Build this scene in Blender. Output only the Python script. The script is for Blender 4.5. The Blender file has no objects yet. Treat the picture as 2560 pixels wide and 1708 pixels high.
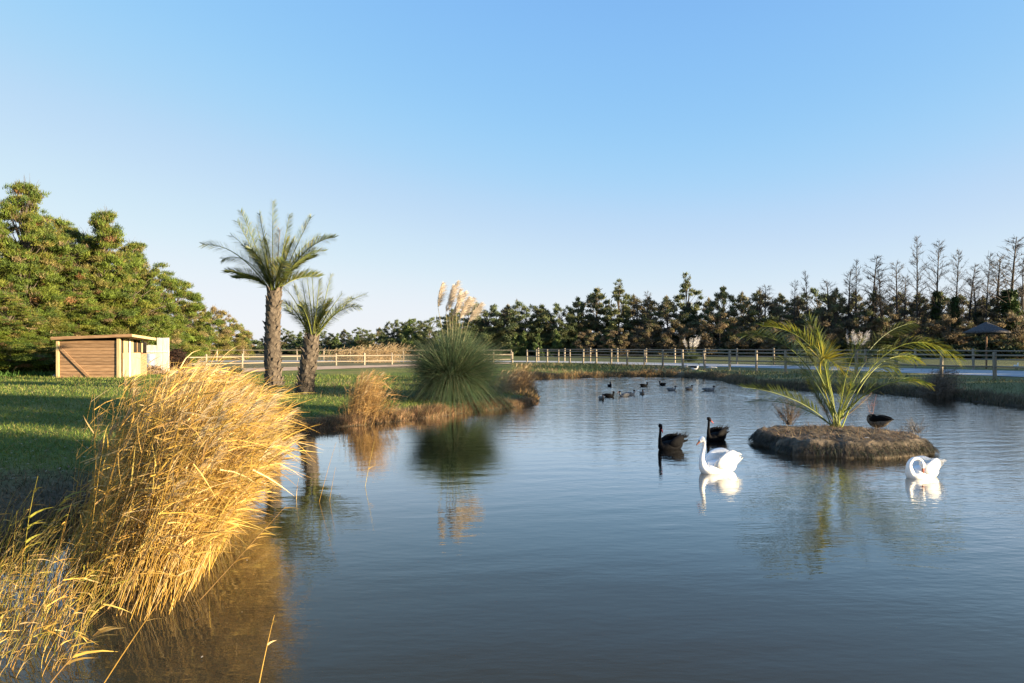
import bpy, math, random
import numpy as np
from mathutils import Vector, Matrix, noise as mnoise

R = np.random.RandomState(7)
random.seed(7)
S = bpy.context.scene
C = S.collection

# ------------------------------------------------------------------ camera, sky, sun, exposure
HOR, F, CAMZ = 868.0, 1707.0, 2.1
cam = bpy.data.cameras.new('camera'); camo = bpy.data.objects.new('camera', cam); C.objects.link(camo)
camo.location = (0, 0, CAMZ); camo.rotation_euler = (math.radians(90), 0, 0)
cam.sensor_width = 36; cam.lens = 36 * F / 2560; cam.shift_y = (HOR - 854) / 2560
cam.clip_start = 0.1; cam.clip_end = 4000
S.camera = camo

SUN_EL, SUN_AZ = 10.5, 112.0        # azimuth clockwise from the view direction (+Y)
sd = Vector((math.sin(math.radians(SUN_AZ)) * math.cos(math.radians(SUN_EL)),
             math.cos(math.radians(SUN_AZ)) * math.cos(math.radians(SUN_EL)),
             math.sin(math.radians(SUN_EL))))
w = bpy.data.worlds.new("World"); S.world = w; w.use_nodes = True
nt = w.node_tree; nt.nodes.clear()
sky = nt.nodes.new('ShaderNodeTexSky'); sky.sky_type = 'NISHITA'; sky.sun_disc = False
sky.sun_elevation = math.radians(SUN_EL); sky.sun_rotation = math.radians(SUN_AZ)
sky.altitude = 0; sky.air_density = 0.6; sky.dust_density = 0.4; sky.ozone_density = 2.0
bg = nt.nodes.new('ShaderNodeBackground'); bg.inputs[1].default_value = 0.15
out = nt.nodes.new('ShaderNodeOutputWorld')
# the camera's tone curve, applied evenly to the whole sky
sc1 = nt.nodes.new('ShaderNodeVectorMath'); sc1.operation = 'SCALE'; sc1.inputs['Scale'].default_value = .1
crv = nt.nodes.new('ShaderNodeRGBCurve')
for k_, pts_ in enumerate(([(0, 0), (.05, .235), (.067, .30), (.084, .38), (.116, .53), (.169, .675), (.238, .80), (.30, .85), (.6, .93), (1, 1)],
                           [(0, 0), (.095, .50), (.127, .59), (.158, .655), (.211, .72), (.289, .82), (.361, .87), (.51, .91), (1, 1)],
                           [(0, 0), (.188, .90), (.24, .93), (.287, .94), (.353, .93), (.418, .935), (.6, .96), (1, 1)])):
    cu = crv.mapping.curves[k_]
    cu.points[0].location = pts_[0]; cu.points[1].location = pts_[-1]
    for p_ in pts_[1:-1]: cu.points.new(*p_)
crv.mapping.update()
sc2 = nt.nodes.new('ShaderNodeVectorMath'); sc2.operation = 'SCALE'; sc2.inputs['Scale'].default_value = 1 / (.15 * 2 ** 2.2)
nt.links.new(sky.outputs[0], sc1.inputs[0]); nt.links.new(sc1.outputs[0], crv.inputs[1]); nt.links.new(crv.outputs[0], sc2.inputs[0])
nt.links.new(sc2.outputs[0], bg.inputs[0]); nt.links.new(bg.outputs[0], out.inputs[0])
sun = bpy.data.lights.new('sun', 'SUN'); sun.energy = 4.6; sun.angle = math.radians(0.6); sun.color = (1.0, 0.80, 0.52)
suno = bpy.data.objects.new('sun', sun); C.objects.link(suno)
suno.rotation_euler = sd.to_track_quat('Z', 'Y').to_euler(); suno.location = (60, -20, 30)
S.view_settings.view_transform = 'Standard'; S.view_settings.look = 'None'
S.view_settings.exposure = 2.2; S.view_settings.gamma = 1; S.view_settings.use_curve_mapping = False
S.cycles.max_bounces = 7; S.cycles.transparent_max_bounces = 8

# ------------------------------------------------------------------ helpers
def PW(px, py, z=0.0):
    """ground point seen at a photograph pixel, on height z"""
    d = (CAMZ - z) * F / (py - HOR)
    return np.array([(px - 1280) / F * d, d, z])
def PD(px, py, d):
    return np.array([(px - 1280) / F * d, d, CAMZ - (py - HOR) / F * d])

MATS = {}
def _principled(name):
    m = bpy.data.materials.new(name); m.use_nodes = True
    return m, m.node_tree, m.node_tree.nodes['Principled BSDF']
def leafmat(name, trans=0.35, rough=0.6, nscale=3.0, lo=0.7, hi=1.3, spec=0.3):
    """colour comes from the mesh's own colour attribute, grain from noise; part of the light passes through"""
    m, t, b = _principled(name)
    a = t.nodes.new('ShaderNodeAttribute'); a.attribute_name = 'Col'
    n = t.nodes.new('ShaderNodeTexNoise'); n.inputs['Scale'].default_value = nscale
    tc = t.nodes.new('ShaderNodeTexCoord'); t.links.new(tc.outputs['Object'], n.inputs['Vector'])
    mr = t.nodes.new('ShaderNodeMapRange'); mr.inputs[1].default_value = .3; mr.inputs[2].default_value = .7
    mr.inputs[3].default_value = lo; mr.inputs[4].default_value = hi
    t.links.new(n.outputs[0], mr.inputs[0])
    v = t.nodes.new('ShaderNodeVectorMath'); v.operation = 'SCALE'
    t.links.new(a.outputs['Color'], v.inputs[0]); t.links.new(mr.outputs[0], v.inputs['Scale'])
    t.links.new(v.outputs[0], b.inputs['Base Color']); b.inputs['Roughness'].default_value = rough
    b.inputs['Specular IOR Level'].default_value = spec
    if trans > 0:
        tr = t.nodes.new('ShaderNodeBsdfTranslucent'); t.links.new(v.outputs[0], tr.inputs[0])
        mx = t.nodes.new('ShaderNodeMixShader'); mx.inputs[0].default_value = trans
        t.links.new(b.outputs[0], mx.inputs[1]); t.links.new(tr.outputs[0], mx.inputs[2])
        t.links.new(mx.outputs[0], t.nodes['Material Output'].inputs[0])
    return m
def noisemat(name, c1, c2, scale=8, rough=0.8, bump=0.3, stretch=(1, 1, 1), detail=6, c3=None, spec=0.3, dist=0.02):
    m, t, b = _principled(name)
    tc = t.nodes.new('ShaderNodeTexCoord'); mp = t.nodes.new('ShaderNodeMapping')
    mp.inputs['Scale'].default_value = stretch
    t.links.new(tc.outputs['Object'], mp.inputs[0])
    n = t.nodes.new('ShaderNodeTexNoise'); n.inputs['Scale'].default_value = scale; n.inputs['Detail'].default_value = detail
    t.links.new(mp.outputs[0], n.inputs['Vector'])
    r = t.nodes.new('ShaderNodeValToRGB'); r.color_ramp.elements[0].position = .32; r.color_ramp.elements[1].position = .68
    r.color_ramp.elements[0].color = (*c1, 1); r.color_ramp.elements[1].color = (*c2, 1)
    if c3:
        e = r.color_ramp.elements.new(.5); e.color = (*c3, 1)
    t.links.new(n.outputs[0], r.inputs[0])
    oi = t.nodes.new('ShaderNodeObjectInfo'); mr = t.nodes.new('ShaderNodeMapRange')
    mr.inputs[3].default_value = .82; mr.inputs[4].default_value = 1.18
    t.links.new(oi.outputs['Random'], mr.inputs[0])
    v = t.nodes.new('ShaderNodeVectorMath'); v.operation = 'SCALE'
    t.links.new(r.outputs[0], v.inputs[0]); t.links.new(mr.outputs[0], v.inputs['Scale'])
    t.links.new(v.outputs[0], b.inputs['Base Color'])
    b.inputs['Roughness'].default_value = rough; b.inputs['Specular IOR Level'].default_value = spec
    if bump:
        bp = t.nodes.new('ShaderNodeBump'); bp.inputs['Strength'].default_value = bump; bp.inputs['Distance'].default_value = dist
        t.links.new(n.outputs[0], bp.inputs['Height']); t.links.new(bp.outputs[0], b.inputs['Normal'])
    return m

M_leaf = leafmat('foliage', .3)
M_straw = leafmat('dry_reed', .3, nscale=5, lo=.75, hi=1.25)
M_palm = leafmat('palm_leaf', .3, rough=.45, spec=.5)
M_bark = noisemat('bark', (.05, .04, .03), (.14, .115, .09), 6, .9, .6, (1, 1, .3))
M_barkgrey = noisemat('dry_bark', (.035, .03, .026), (.085, .072, .06), 6, .9, .4, (1, 1, .3))
M_ptrunk = noisemat('palm_trunk', (.03, .022, .017), (.10, .08, .06), 9, .95, .8, c3=(.06, .048, .036), dist=.04)
M_stub = noisemat('palm_leaf_base', (.03, .025, .021), (.12, .095, .072), 14, .9, .5, (1, 1, .4))
M_fence = noisemat('fence_wood', (.15, .125, .095), (.30, .255, .19), 7, .85, .3, (1, 1, .2))
M_plank = noisemat('shed_plank', (.18, .105, .055), (.33, .21, .12), 3, .8, .3, (.6, 3, 9), c3=(.25, .15, .08))
M_plankl = noisemat('shed_pale_plank', (.33, .24, .12), (.50, .38, .20), 3, .8, .2, (6, 6, .6))
M_dark = noisemat('shed_inside_shade', (.015, .012, .01), (.03, .025, .02), 3, .9, 0)  # near-black: the shade inside the shed is put into the colour
M_roof = noisemat('shed_roof_felt', (.12, .08, .055), (.22, .15, .10), 5, .9, .3)
M_white = noisemat('whitewashed_wood', (.50, .46, .38), (.68, .64, .56), 5, .8, .2, (3, 3, .4))
M_path = noisemat('pale_gravel_path', (.36, .36, .36), (.50, .50, .49), 1.2, .95, .2, detail=10)
M_dirt = noisemat('dirt', (.30, .21, .14), (.46, .34, .24), .9, .95, .3, detail=10, c3=(.38, .27, .19))
M_rock = noisemat('rock', (.20, .20, .18), (.42, .41, .37), 3, .85, .7, detail=8)
M_moss = noisemat('mossy_rock', (.10, .12, .03), (.26, .27, .10), 3, .9, .7, detail=8)
M_rockb = noisemat('brown_rock', (.16, .13, .10), (.32, .27, .21), 3, .9, .7, detail=8)
M_thatch = noisemat('thatch', (.035, .033, .035), (.10, .095, .095), 12, .95, .8, (1, 1, .3), dist=.05)
M_soil = noisemat('island_soil', (.035, .028, .02), (.15, .115, .08), 5, .95, .9, detail=10, c3=(.075, .06, .042), dist=.05)
M_wfeather = noisemat('white_feathers', (.74, .72, .68), (.84, .83, .80), 22, .7, .25, (1, 3, 1), dist=.01)
M_bfeather = noisemat('black_feathers', (.002, .002, .0025), (.006, .006, .007), 18, .7, .5, (1, 3, 1), dist=.012, spec=.07)
M_dfeather = noisemat('brown_feathers', (.05, .04, .03), (.22, .18, .14), 18, .7, .4, dist=.01)
M_gfeather = noisemat('grey_feathers', (.10, .10, .10), (.25, .24, .23), 18, .7, .4, dist=.01)
M_bill = noisemat('orange_bill', (.45, .12, .05), (.60, .20, .09), 10, .45, 0)
M_redbill = noisemat('red_bill', (.35, .02, .02), (.50, .05, .04), 10, .4, 0)
M_black = noisemat('black_skin', (.01, .01, .01), (.02, .02, .02), 10, .4, 0)
M_barrel = noisemat('blue_grey_plastic', (.13, .17, .24), (.20, .25, .33), 4, .5, 0)

def mesh(name, V, Fc, mat, parent=None, col=None, smooth=False, loc=None):
    """ONE mesh object out of numpy arrays; Fc is an (n,3) or (n,4) array or a list of faces"""
    me = bpy.data.meshes.new(name)
    if isinstance(Fc, np.ndarray):
        V = np.ascontiguousarray(V, np.float32); k = Fc.shape[1]
        me.vertices.add(len(V)); me.vertices.foreach_set('co', V.ravel())
        me.loops.add(Fc.size); me.loops.foreach_set('vertex_index', np.ascontiguousarray(Fc, np.int32).ravel())
        me.polygons.add(len(Fc)); me.polygons.foreach_set('loop_start', np.arange(0, Fc.size, k, dtype=np.int32))
        me.update(calc_edges=True)
    else:
        me.from_pydata([tuple(v) for v in V], [], Fc); me.update()
    if col is not None:
        a = me.color_attributes.new('Col', 'FLOAT_COLOR', 'POINT')
        c4 = np.ones((len(V), 4), np.float32); c4[:, :3] = col
        a.data.foreach_set('color', c4.ravel())
    if smooth:
        me.polygons.foreach_set('use_smooth', np.ones(len(me.polygons), bool))
    me.materials.append(mat)
    o = bpy.data.objects.new(name, me); C.objects.link(o)
    if parent: o.parent = parent
    if loc is not None: o.location = loc
    return o
def thing(name, label, cat, loc=(0, 0, 0), rz=0, group=None):
    o = bpy.data.objects.new(name, None); C.objects.link(o); o.empty_display_size = .1
    o.location = [float(v) for v in loc]; o.rotation_euler = (0, 0, rz)
    o['label'] = label; o['category'] = cat
    if group: o['group'] = group
    return o
def tag(o, label=None, cat=None, group=None, kind=None):
    if label: o['label'] = label
    if cat: o['category'] = cat
    if group: o['group'] = group
    if kind: o['kind'] = kind
    return o
def dup(root, loc, rz=0, scale=1, label=None, group=None):
    r = root.copy(); C.objects.link(r); r.location = [float(v) for v in loc]; r.rotation_euler = (0, 0, rz)
    r.scale = (scale,) * 3 if not hasattr(scale, '__len__') else scale
    if label: r['label'] = label
    if group: r['group'] = group
    for ch in list(root.children):
        c = ch.copy(); C.objects.link(c); c.parent = r
        for g in ch.children:
            d = g.copy(); C.objects.link(d); d.parent = c
    return r

def norm(a): return a / np.maximum(np.linalg.norm(a, axis=-1, keepdims=True), 1e-9)
def rnd(*s): return R.uniform(0, 1, s)
def rdir(n): return norm(R.normal(size=(n, 3)))

class MB:
    """collects pieces of ONE mesh"""
    def __init__(s): s.V = []; s.F = []; s.Cc = []; s.n = 0
    def add(s, V, Fq, col):
        V = np.asarray(V, float); Fq = np.asarray(Fq)
        if Fq.shape[1] == 3: Fq = np.c_[Fq, Fq[:, 2]]
        s.V.append(V); s.F.append(Fq + s.n); s.n += len(V)
        c = np.empty((len(V), 3)); c[:] = col; s.Cc.append(c)
    def strips(s, base, d0, L, wd, bend, side, nseg=3, col=(1, 1, 1), tipw=0.05, mid=0.0):
        """flat blades: p(t)=base+L(d0 t+bend t^2)"""
        n = len(base); t = np.linspace(0, 1, nseg + 1)
        L = np.broadcast_to(L, n)[:, None, None]; wd = np.broadcast_to(wd, n)[:, None, None]
        tt = t[None, :, None]
        p = base[:, None, :] + L * (d0[:, None, :] * tt + bend[:, None, :] * tt ** 2)
        prof = (1 - (1 - tipw) * t ** 2)
        if mid: prof = prof * (mid + (1 - mid) * np.minimum(1, t * 4))
        off = side[:, None, :] * wd * prof[None, :, None] * .5
        V = np.stack([p - off, p + off], 2).reshape(-1, 3)
        k = (nseg + 1) * 2
        i = (np.arange(n) * k)[:, None] + (np.arange(nseg) * 2)[None, :]
        i = i.ravel(); Fq = np.stack([i, i + 1, i + 3, i + 2], 1)
        c = np.asarray(col, float)
        if c.ndim == 2: c = np.repeat(c, k, 0)
        s.add(V, Fq, c)
    def tubes(s, base, d0, L, r0, r1, bend, nseg=3, sides=3, col=(1, 1, 1)):
        n = len(base); t = np.linspace(0, 1, nseg + 1)
        L = np.broadcast_to(L, n)[:, None, None]
        tt = t[None, :, None]
        p = base[:, None, :] + L * (d0[:, None, :] * tt + bend[:, None, :] * tt ** 2)
        ref = np.where(np.abs(d0[:, 2:3]) > .8, np.array([[1., 0, 0]]), np.array([[0, 0, 1.]]))
        a = norm(np.cross(d0, ref)); b = norm(np.cross(d0, a))
        rr = np.broadcast_to(r0, n)[:, None] * (1 - t) + np.broadcast_to(r1, n)[:, None] * t
        ang = np.arange(sides) * 2 * math.pi / sides
        ring = a[:, None, None, :] * np.cos(ang)[None, None, :, None] + b[:, None, None, :] * np.sin(ang)[None, None, :, None]
        V = (p[:, :, None, :] + ring * rr[:, :, None, None]).reshape(-1, 3)
        k = (nseg + 1) * sides
        base_i = (np.arange(n) * k)[:, None, None] + (np.arange(nseg) * sides)[None, :, None]
        j = np.arange(sides)[None, None, :]; j2 = (j + 1) % sides
        Fq = np.stack([base_i + j, base_i + j2, base_i + j2 + sides, base_i + j + sides], -1).reshape(-1, 4)
        c = np.asarray(col, float)
        if c.ndim == 2: c = np.repeat(c, k, 0)
        s.add(V, Fq, c)
    def tris(s, base, d, L, wd, side, col):
        n = len(base); L = np.broadcast_to(L, n)[:, None]; wd = np.broadcast_to(wd, n)[:, None]
        V = np.stack([base - side * wd * .5, base + side * wd * .5, base + d * L], 1).reshape(-1, 3)
        Fq = np.arange(n * 3).reshape(n, 3)
        s.tri = True
        c = np.asarray(col, float)
        if c.ndim == 2: c = np.repeat(c, 3, 0)
        s.add(V, Fq, c)
    def build(s, name, mat, parent=None, smooth=False, loc=None):
        V = np.concatenate(s.V); Fq = np.concatenate(s.F); col = np.concatenate(s.Cc)
        tri = Fq[:, 2] == Fq[:, 3]
        me = bpy.data.meshes.new(name)
        me.vertices.add(len(V)); me.vertices.foreach_set('co', V.astype(np.float32).ravel())
        q, tr = Fq[~tri], Fq[tri][:, :3]
        li = np.concatenate([q.ravel(), tr.ravel()]).astype(np.int32)
        me.loops.add(len(li)); me.loops.foreach_set('vertex_index', li)
        st = np.concatenate([np.arange(len(q)) * 4, len(q) * 4 + np.arange(len(tr)) * 3]).astype(np.int32)
        me.polygons.add(len(st)); me.polygons.foreach_set('loop_start', st)
        me.update(calc_edges=True)
        a = me.color_attributes.new('Col', 'FLOAT_COLOR', 'POINT')
        c4 = np.ones((len(V), 4), np.float32); c4[:, :3] = col; a.data.foreach_set('color', c4.ravel())
        if smooth: me.polygons.foreach_set('use_smooth', np.ones(len(me.polygons), bool))
        me.materials.append(mat)
        o = bpy.data.objects.new(name, me); C.objects.link(o)
        if parent: o.parent = parent
        if loc is not None: o.location = loc
        return o

def cmix(n, cols, jit=.15):
    cols = np.array(cols, float); k = R.randint(0, len(cols), n)
    return np.clip(cols[k] * (1 + R.uniform(-jit, jit, (n, 1))), 0, 1)

def catmull(P, n):
    P = np.asarray(P, float); Q = np.vstack([2 * P[0] - P[1], P, 2 * P[-1] - P[-2]]); out = []
    for i in range(len(P) - 1):
        p0, p1, p2, p3 = Q[i:i + 4]
        for t in np.linspace(0, 1, n, endpoint=False):
            out.append(.5 * ((2 * p1) + (-p0 + p2) * t + (2 * p0 - 5 * p1 + 4 * p2 - p3) * t * t + (-p0 + 3 * p1 - 3 * p2 + p3) * t ** 3))
    out.append(P[-1]); return np.array(out)
def sweep(P, rw, rh, name, mat, parent, n=5, sides=14, yref=(0, 1, 0), wob=0):
    """one continuous skin swept along a curve with its own width and height at every point"""
    D = np.c_[np.asarray(P, float), rw, rh]; D = catmull(D, n)
    p = D[:, :3]; T = norm(np.gradient(p, axis=0)); y = np.array(yref, float)
    Sd = norm(y - T * (T @ y)[:, None]); N = np.cross(Sd, T)
    a = np.arange(sides) * 2 * math.pi / sides
    V = (p[:, None, :] + Sd[:, None, :] * (np.cos(a)[None, :, None] * np.maximum(D[:, 3], .001)[:, None, None])
         + N[:, None, :] * (np.sin(a)[None, :, None] * np.maximum(D[:, 4], .001)[:, None, None]))
    if wob: V = V * (1 + wob * np.sin(V[..., :1] * 60))
    m = len(p); V = V.reshape(-1, 3); Fl = []
    for i in range(m - 1):
        for j in range(sides):
            j2 = (j + 1) % sides
            Fl.append((i * sides + j, i * sides + j2, (i + 1) * sides + j2, (i + 1) * sides + j))
    Fl.append(tuple(range(sides))[::-1]); Fl.append(tuple((m - 1) * sides + j for j in range(sides)))
    return mesh(name, V, Fl, mat, parent, smooth=True)

BOXF = [(0, 3, 2, 1), (4, 5, 6, 7), (0, 1, 5, 4), (1, 2, 6, 5), (2, 3, 7, 6), (3, 0, 4, 7)]
def box(name, lo, hi, mat, parent=None, bev=0.0):
    x0, y0, z0 = lo; x1, y1, z1 = hi
    V = [(x0, y0, z0), (x1, y0, z0), (x1, y1, z0), (x0, y1, z0), (x0, y0, z1), (x1, y0, z1), (x1, y1, z1), (x0, y1, z1)]
    return mesh(name, V, BOXF, mat, parent)
def beam(name, a, b, wd, th, mat, parent=None, up=(0, 0, 1)):
    """a board from a to b, wd wide along up, th thick"""
    a = Vector(a); b = Vector(b); d = (b - a).normalized(); s = d.cross(Vector(up)).normalized(); u = s.cross(d).normalized()
    V = []
    for p in (a, b):
        for (i, j) in ((-1, -1), (1, -1), (1, 1), (-1, 1)): V.append(p + s * i * th / 2 + u * j * wd / 2)
    return mesh(name, V, [(0, 1, 2, 3), (7, 6, 5, 4), (0, 4, 5, 1), (1, 5, 6, 2), (2, 6, 7, 3), (3, 7, 4, 0)], mat, parent)

# ------------------------------------------------------------------ the ground and the pond
POND = [(-12, 2.2), (-7, 4.2), (-5.3, 6.3), (-5.0, 8.3), (-5.0, 10.8), (-5.15, 13.7), (-5.2, 16.6), (-4.5, 18.0), (-3.6, 18.9), (-2.2, 20.8),
        (-1.05, 22.5), (.35, 24.2), (.95, 26.2), (.85, 33.5), (.6, 41), (1.6, 44.8), (6.2, 47.8), (9.8, 49.1), (11.8, 47.8), (13.2, 44.8),
        (12.9, 40), (12.9, 36.2), (14.3, 33.7), (17.0, 31.5), (17.5, 28.7), (17.9, 27.2), (18.0, 23.7), (20, 17), (21, 8), (17, 1.5), (8, 1.0), (-2, 1.3), (-7, 1.0)]
PO = catmull(np.array(POND + [POND[0]], float), 5)[:-1]
def pond_sdf(X, Y):
    """distance to the pond's edge, negative inside"""
    x = X.ravel(); y = Y.ravel(); best = np.full(x.shape, 1e9); ins = np.zeros(x.shape, bool)
    for i in range(len(PO)):
        ax, ay = PO[i]; bx, by = PO[(i + 1) % len(PO)]
        dx, dy = bx - ax, by - ay
        t = np.clip(((x - ax) * dx + (y - ay) * dy) / (dx * dx + dy * dy), 0, 1)
        best = np.minimum(best, (x - ax - t * dx) ** 2 + (y - ay - t * dy) ** 2)
        c = (ay > y) != (by > y)
        with np.errstate(divide='ignore', invalid='ignore'):
            xi = ax + (y - ay) * dx / (dy if dy else 1e-9)
        ins ^= c & (x < xi)
    d = np.sqrt(best); d[ins] *= -1
    return d.reshape(X.shape)
def vnoise(X, Y, s, seed=0):
    """cheap smooth noise in numpy"""
    rs = np.random.RandomState(seed); g = rs.uniform(-1, 1, (64, 64))
    x = X / s; y = Y / s; xi = np.floor(x).astype(int); yi = np.floor(y).astype(int); fx = x - xi; fy = y - yi
    fx = fx * fx * (3 - 2 * fx); fy = fy * fy * (3 - 2 * fy)
    G = lambda i, j: g[i % 64, j % 64]
    return (G(xi, yi) * (1 - fx) + G(xi + 1, yi) * fx) * (1 - fy) + (G(xi, yi + 1) * (1 - fx) + G(xi + 1, yi + 1) * fx) * fy
def ground_h(X, Y, sdf=None):
    if sdf is None: sdf = pond_sdf(X, Y)
    sd2 = sdf + .18 * vnoise(X, Y, .7, 1) + .08 * vnoise(X, Y, .25, 2)
    lev = .5 - .2 * np.clip(1 - np.abs(sdf) / 7, 0, 1)
    h = np.where(sd2 < 0, np.maximum(-.8, sd2 * .8 - .05), lev * (1 - np.exp(-np.maximum(sd2, 0) / .55)) + .02)
    h = h + np.where(sd2 > 0, .025 * vnoise(X, Y, 1.7, 3) + .012 * vnoise(X, Y, .4, 4), 0) * np.clip(sd2, 0, 1)
    return h
def gz(x, y): return float(ground_h(np.array([[float(x)]]), np.array([[float(y)]]))[0, 0])
def gzs(x, y): return ground_h(np.asarray(x, float)[None], np.asarray(y, float)[None])[0]

xs = np.concatenate([-np.geomspace(60, 900, 14)[::-1], np.arange(-58, -22, 1.0), np.arange(-22, 22, .24), np.arange(22, 60, 1.0), np.geomspace(60, 900, 14)])
ys = np.concatenate([[-300, -100, -40, -15, -6], np.arange(-3, 30, .22), np.arange(30, 52, .35), np.arange(52, 110, 1.5), np.geomspace(112, 1500, 16)])
GX, GY = np.meshgrid(xs, ys); SD = pond_sdf(GX, GY); GH = ground_h(GX, GY, SD)
nx, ny = len(xs), len(ys)
ii = (np.arange(ny - 1)[:, None] * nx + np.arange(nx - 1)[None, :]).ravel()
GF = np.stack([ii, ii + 1, ii + nx + 1, ii + nx], 1)
gr = np.array([.075, .11, .018]); dry = np.array([.21, .18, .06]); mud = np.array([.055, .042, .028]); litter = np.array([.12, .085, .05])
def m01(a): return np.clip(a, 0, 1)[..., None]
n1 = vnoise(GX, GY, 3.1, 5); n2 = vnoise(GX, GY, .9, 6); n3 = vnoise(GX, GY, 9, 8)
col = gr + (dry - gr) * m01(.12 + .35 * n1 + .25 * n3 + .2 * n2)
right = m01((GX - 8) / 4) * m01((GY - 20) / 8)
col = col + (np.array([.17, .145, .07]) - col) * right * .6
col = col + (litter - col) * m01((9.5 + 1.2 * n1 - GY) / 2) * m01((-GX - 3) / 1) * .7      # trampled litter by the near bank
col = col + (litter - col) * m01(1.25 - SD / 1.1 + .5 * n2)
col = col + (mud - col) * m01(1.1 - SD / .45 + .4 * n2)
col = col + (np.array([.15, .125, .08]) - col) * m01((GY - 49) / 3) * m01((-GX) / 4) * .7
col = col + (np.array([.075, .085, .035]) - col) * m01((GY - 58) / 6) * m01((GX + 2) / 4)
def groundmat():
    m, t, b = _principled('ground')
    a = t.nodes.new('ShaderNodeAttribute'); a.attribute_name = 'Col'
    tc = t.nodes.new('ShaderNodeTexCoord')
    n = t.nodes.new('ShaderNodeTexNoise'); n.inputs['Scale'].default_value = 9; n.inputs['Detail'].default_value = 9
    n.inputs['Roughness'].default_value = .7
    t.links.new(tc.outputs['Object'], n.inputs['Vector'])
    mr = t.nodes.new('ShaderNodeMapRange'); mr.inputs[1].default_value = .3; mr.inputs[2].default_value = .7
    mr.inputs[3].default_value = .45; mr.inputs[4].default_value = 1.6
    t.links.new(n.outputs[0], mr.inputs[0])
    v = t.nodes.new('ShaderNodeVectorMath'); v.operation = 'SCALE'
    t.links.new(a.outputs['Color'], v.inputs[0]); t.links.new(mr.outputs[0], v.inputs['Scale'])
    t.links.new(v.outputs[0], b.inputs['Base Color']); b.inputs['Roughness'].default_value = .95
    b.inputs['Specular IOR Level'].default_value = .15
    bp = t.nodes.new('ShaderNodeBump'); bp.inputs['Strength'].default_value = .8; bp.inputs['Distance'].default_value = .05
    t.links.new(n.outputs[0], bp.inputs['Height']); t.links.new(bp.outputs[0], b.inputs['Normal'])
    return m
go = mesh('ground', np.stack([GX, GY, GH], -1).reshape(-1, 3), GF, groundmat(), col=col.reshape(-1, 3), smooth=True)
tag(go, 'grass lawn and muddy banks round the pond', kind='structure')

def watermat():
    m, t, b = _principled('pond_water')
    b.inputs['Base Color'].default_value = (.028, .027, .018, 1); b.inputs['Roughness'].default_value = .02
    b.inputs['Specular IOR Level'].default_value = 0.0
    tc = t.nodes.new('ShaderNodeTexCoord')
    def nz(scale, st, rot, detail=2):
        mp = t.nodes.new('ShaderNodeMapping'); mp.inputs['Scale'].default_value = st; mp.inputs['Rotation'].default_value = (0, 0, rot)
        t.links.new(tc.outputs['Object'], mp.inputs[0])
        n = t.nodes.new('ShaderNodeTexNoise'); n.inputs['Scale'].default_value = scale; n.inputs['Detail'].default_value = detail
        n.inputs['Roughness'].default_value = .45
        t.links.new(mp.outputs[0], n.inputs['Vector']); return n.outputs[0]
    def math_(op, a, c):
        q = t.nodes.new('ShaderNodeMath'); q.operation = op
        for i, v in enumerate((a, c)):
            if isinstance(v, (int, float)): q.inputs[i].default_value = v
            else: t.links.new(v, q.inputs[i])
        return q.outputs[0]
    mid = nz(9, (.55, 1.4, 1), -.15, 3)
    sep = t.nodes.new('ShaderNodeSeparateXYZ'); t.links.new(tc.outputs['Object'], sep.inputs[0])
    mr = t.nodes.new('ShaderNodeMapRange'); mr.inputs[1].default_value = 0; mr.inputs[2].default_value = 12
    mr.inputs[3].default_value = .05; mr.inputs[4].default_value = .30
    t.links.new(math_('ADD', sep.outputs[0], math_('MULTIPLY', math_('SUBTRACT', sep.outputs[1], 10), .5)), mr.inputs[0])
    h = math_('MULTIPLY', mid, mr.outputs[0])
    bp = t.nodes.new('ShaderNodeBump'); bp.inputs['Strength'].default_value = 1; bp.inputs['Distance'].default_value = .03
    t.links.new(h, bp.inputs['Height'])
    gl = t.nodes.new('ShaderNodeBsdfGlossy'); gl.inputs['Roughness'].default_value = .02; t.links.new(bp.outputs[0], gl.inputs['Normal'])
    lw = t.nodes.new('ShaderNodeLayerWeight'); lw.inputs['Blend'].default_value = .5; t.links.new(bp.outputs[0], lw.inputs['Normal'])
    cr = t.nodes.new('ShaderNodeValToRGB'); e = cr.color_ramp.elements; e[0].position = 0; e[0].color = (.025,) * 3 + (1,); e[1].position = 1; e[1].color = (1, 1, 1, 1)
    for p_, v_ in ((.50, .045), (.56, .065), (.674, .21), (.758, .47), (.844, .90), (.913, 1.0)):
        q = e.new(p_); q.color = (v_, v_, v_, 1)
    t.links.new(lw.outputs['Facing'], cr.inputs[0])
    mx = t.nodes.new('ShaderNodeMixShader'); t.links.new(cr.outputs[0], mx.inputs[0]); t.links.new(b.outputs[0], mx.inputs[1]); t.links.new(gl.outputs[0], mx.inputs[2])
    t.links.new(mx.outputs[0], t.nodes['Material Output'].inputs[0])
    return m
wx = np.concatenate([np.arange(-14, -3, .16), np.arange(-3, 24, .10)])
wy = np.concatenate([np.arange(-1, 20, .055), np.arange(20, 52, .085)])
WX, WY = np.meshgrid(wx, wy); WH = np.zeros_like(WX); rsw = np.random.RandomState(4)
calm = np.clip((WX * .8 + (WY - 9) * .55) / 11 + .08 * vnoise(WX, WY, 4, 21), 0, 1)      # 0 sheltered by the reeds, 1 open and breezy
slope = .005 + (.014 + .024 * np.clip((WY - 22) / 8, 0, 1)) * calm * (.75 + .35 * vnoise(WX, WY, 3.3, 22))
for k_ in range(54):
    lam = .17 * (1.0 / .17) ** rsw.uniform(); th = rsw.normal(math.pi / 2 + .10, .42); ph = rsw.uniform(0, 6.283); q_ = 2 * math.pi / lam
    wgt = 1.0 if lam < .7 else .55
    WH += wgt * np.sin(q_ * (WX * math.cos(th) + WY * math.sin(th)) + ph + .6 * vnoise(WX, WY, 5, 30 + k_)) / q_
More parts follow.
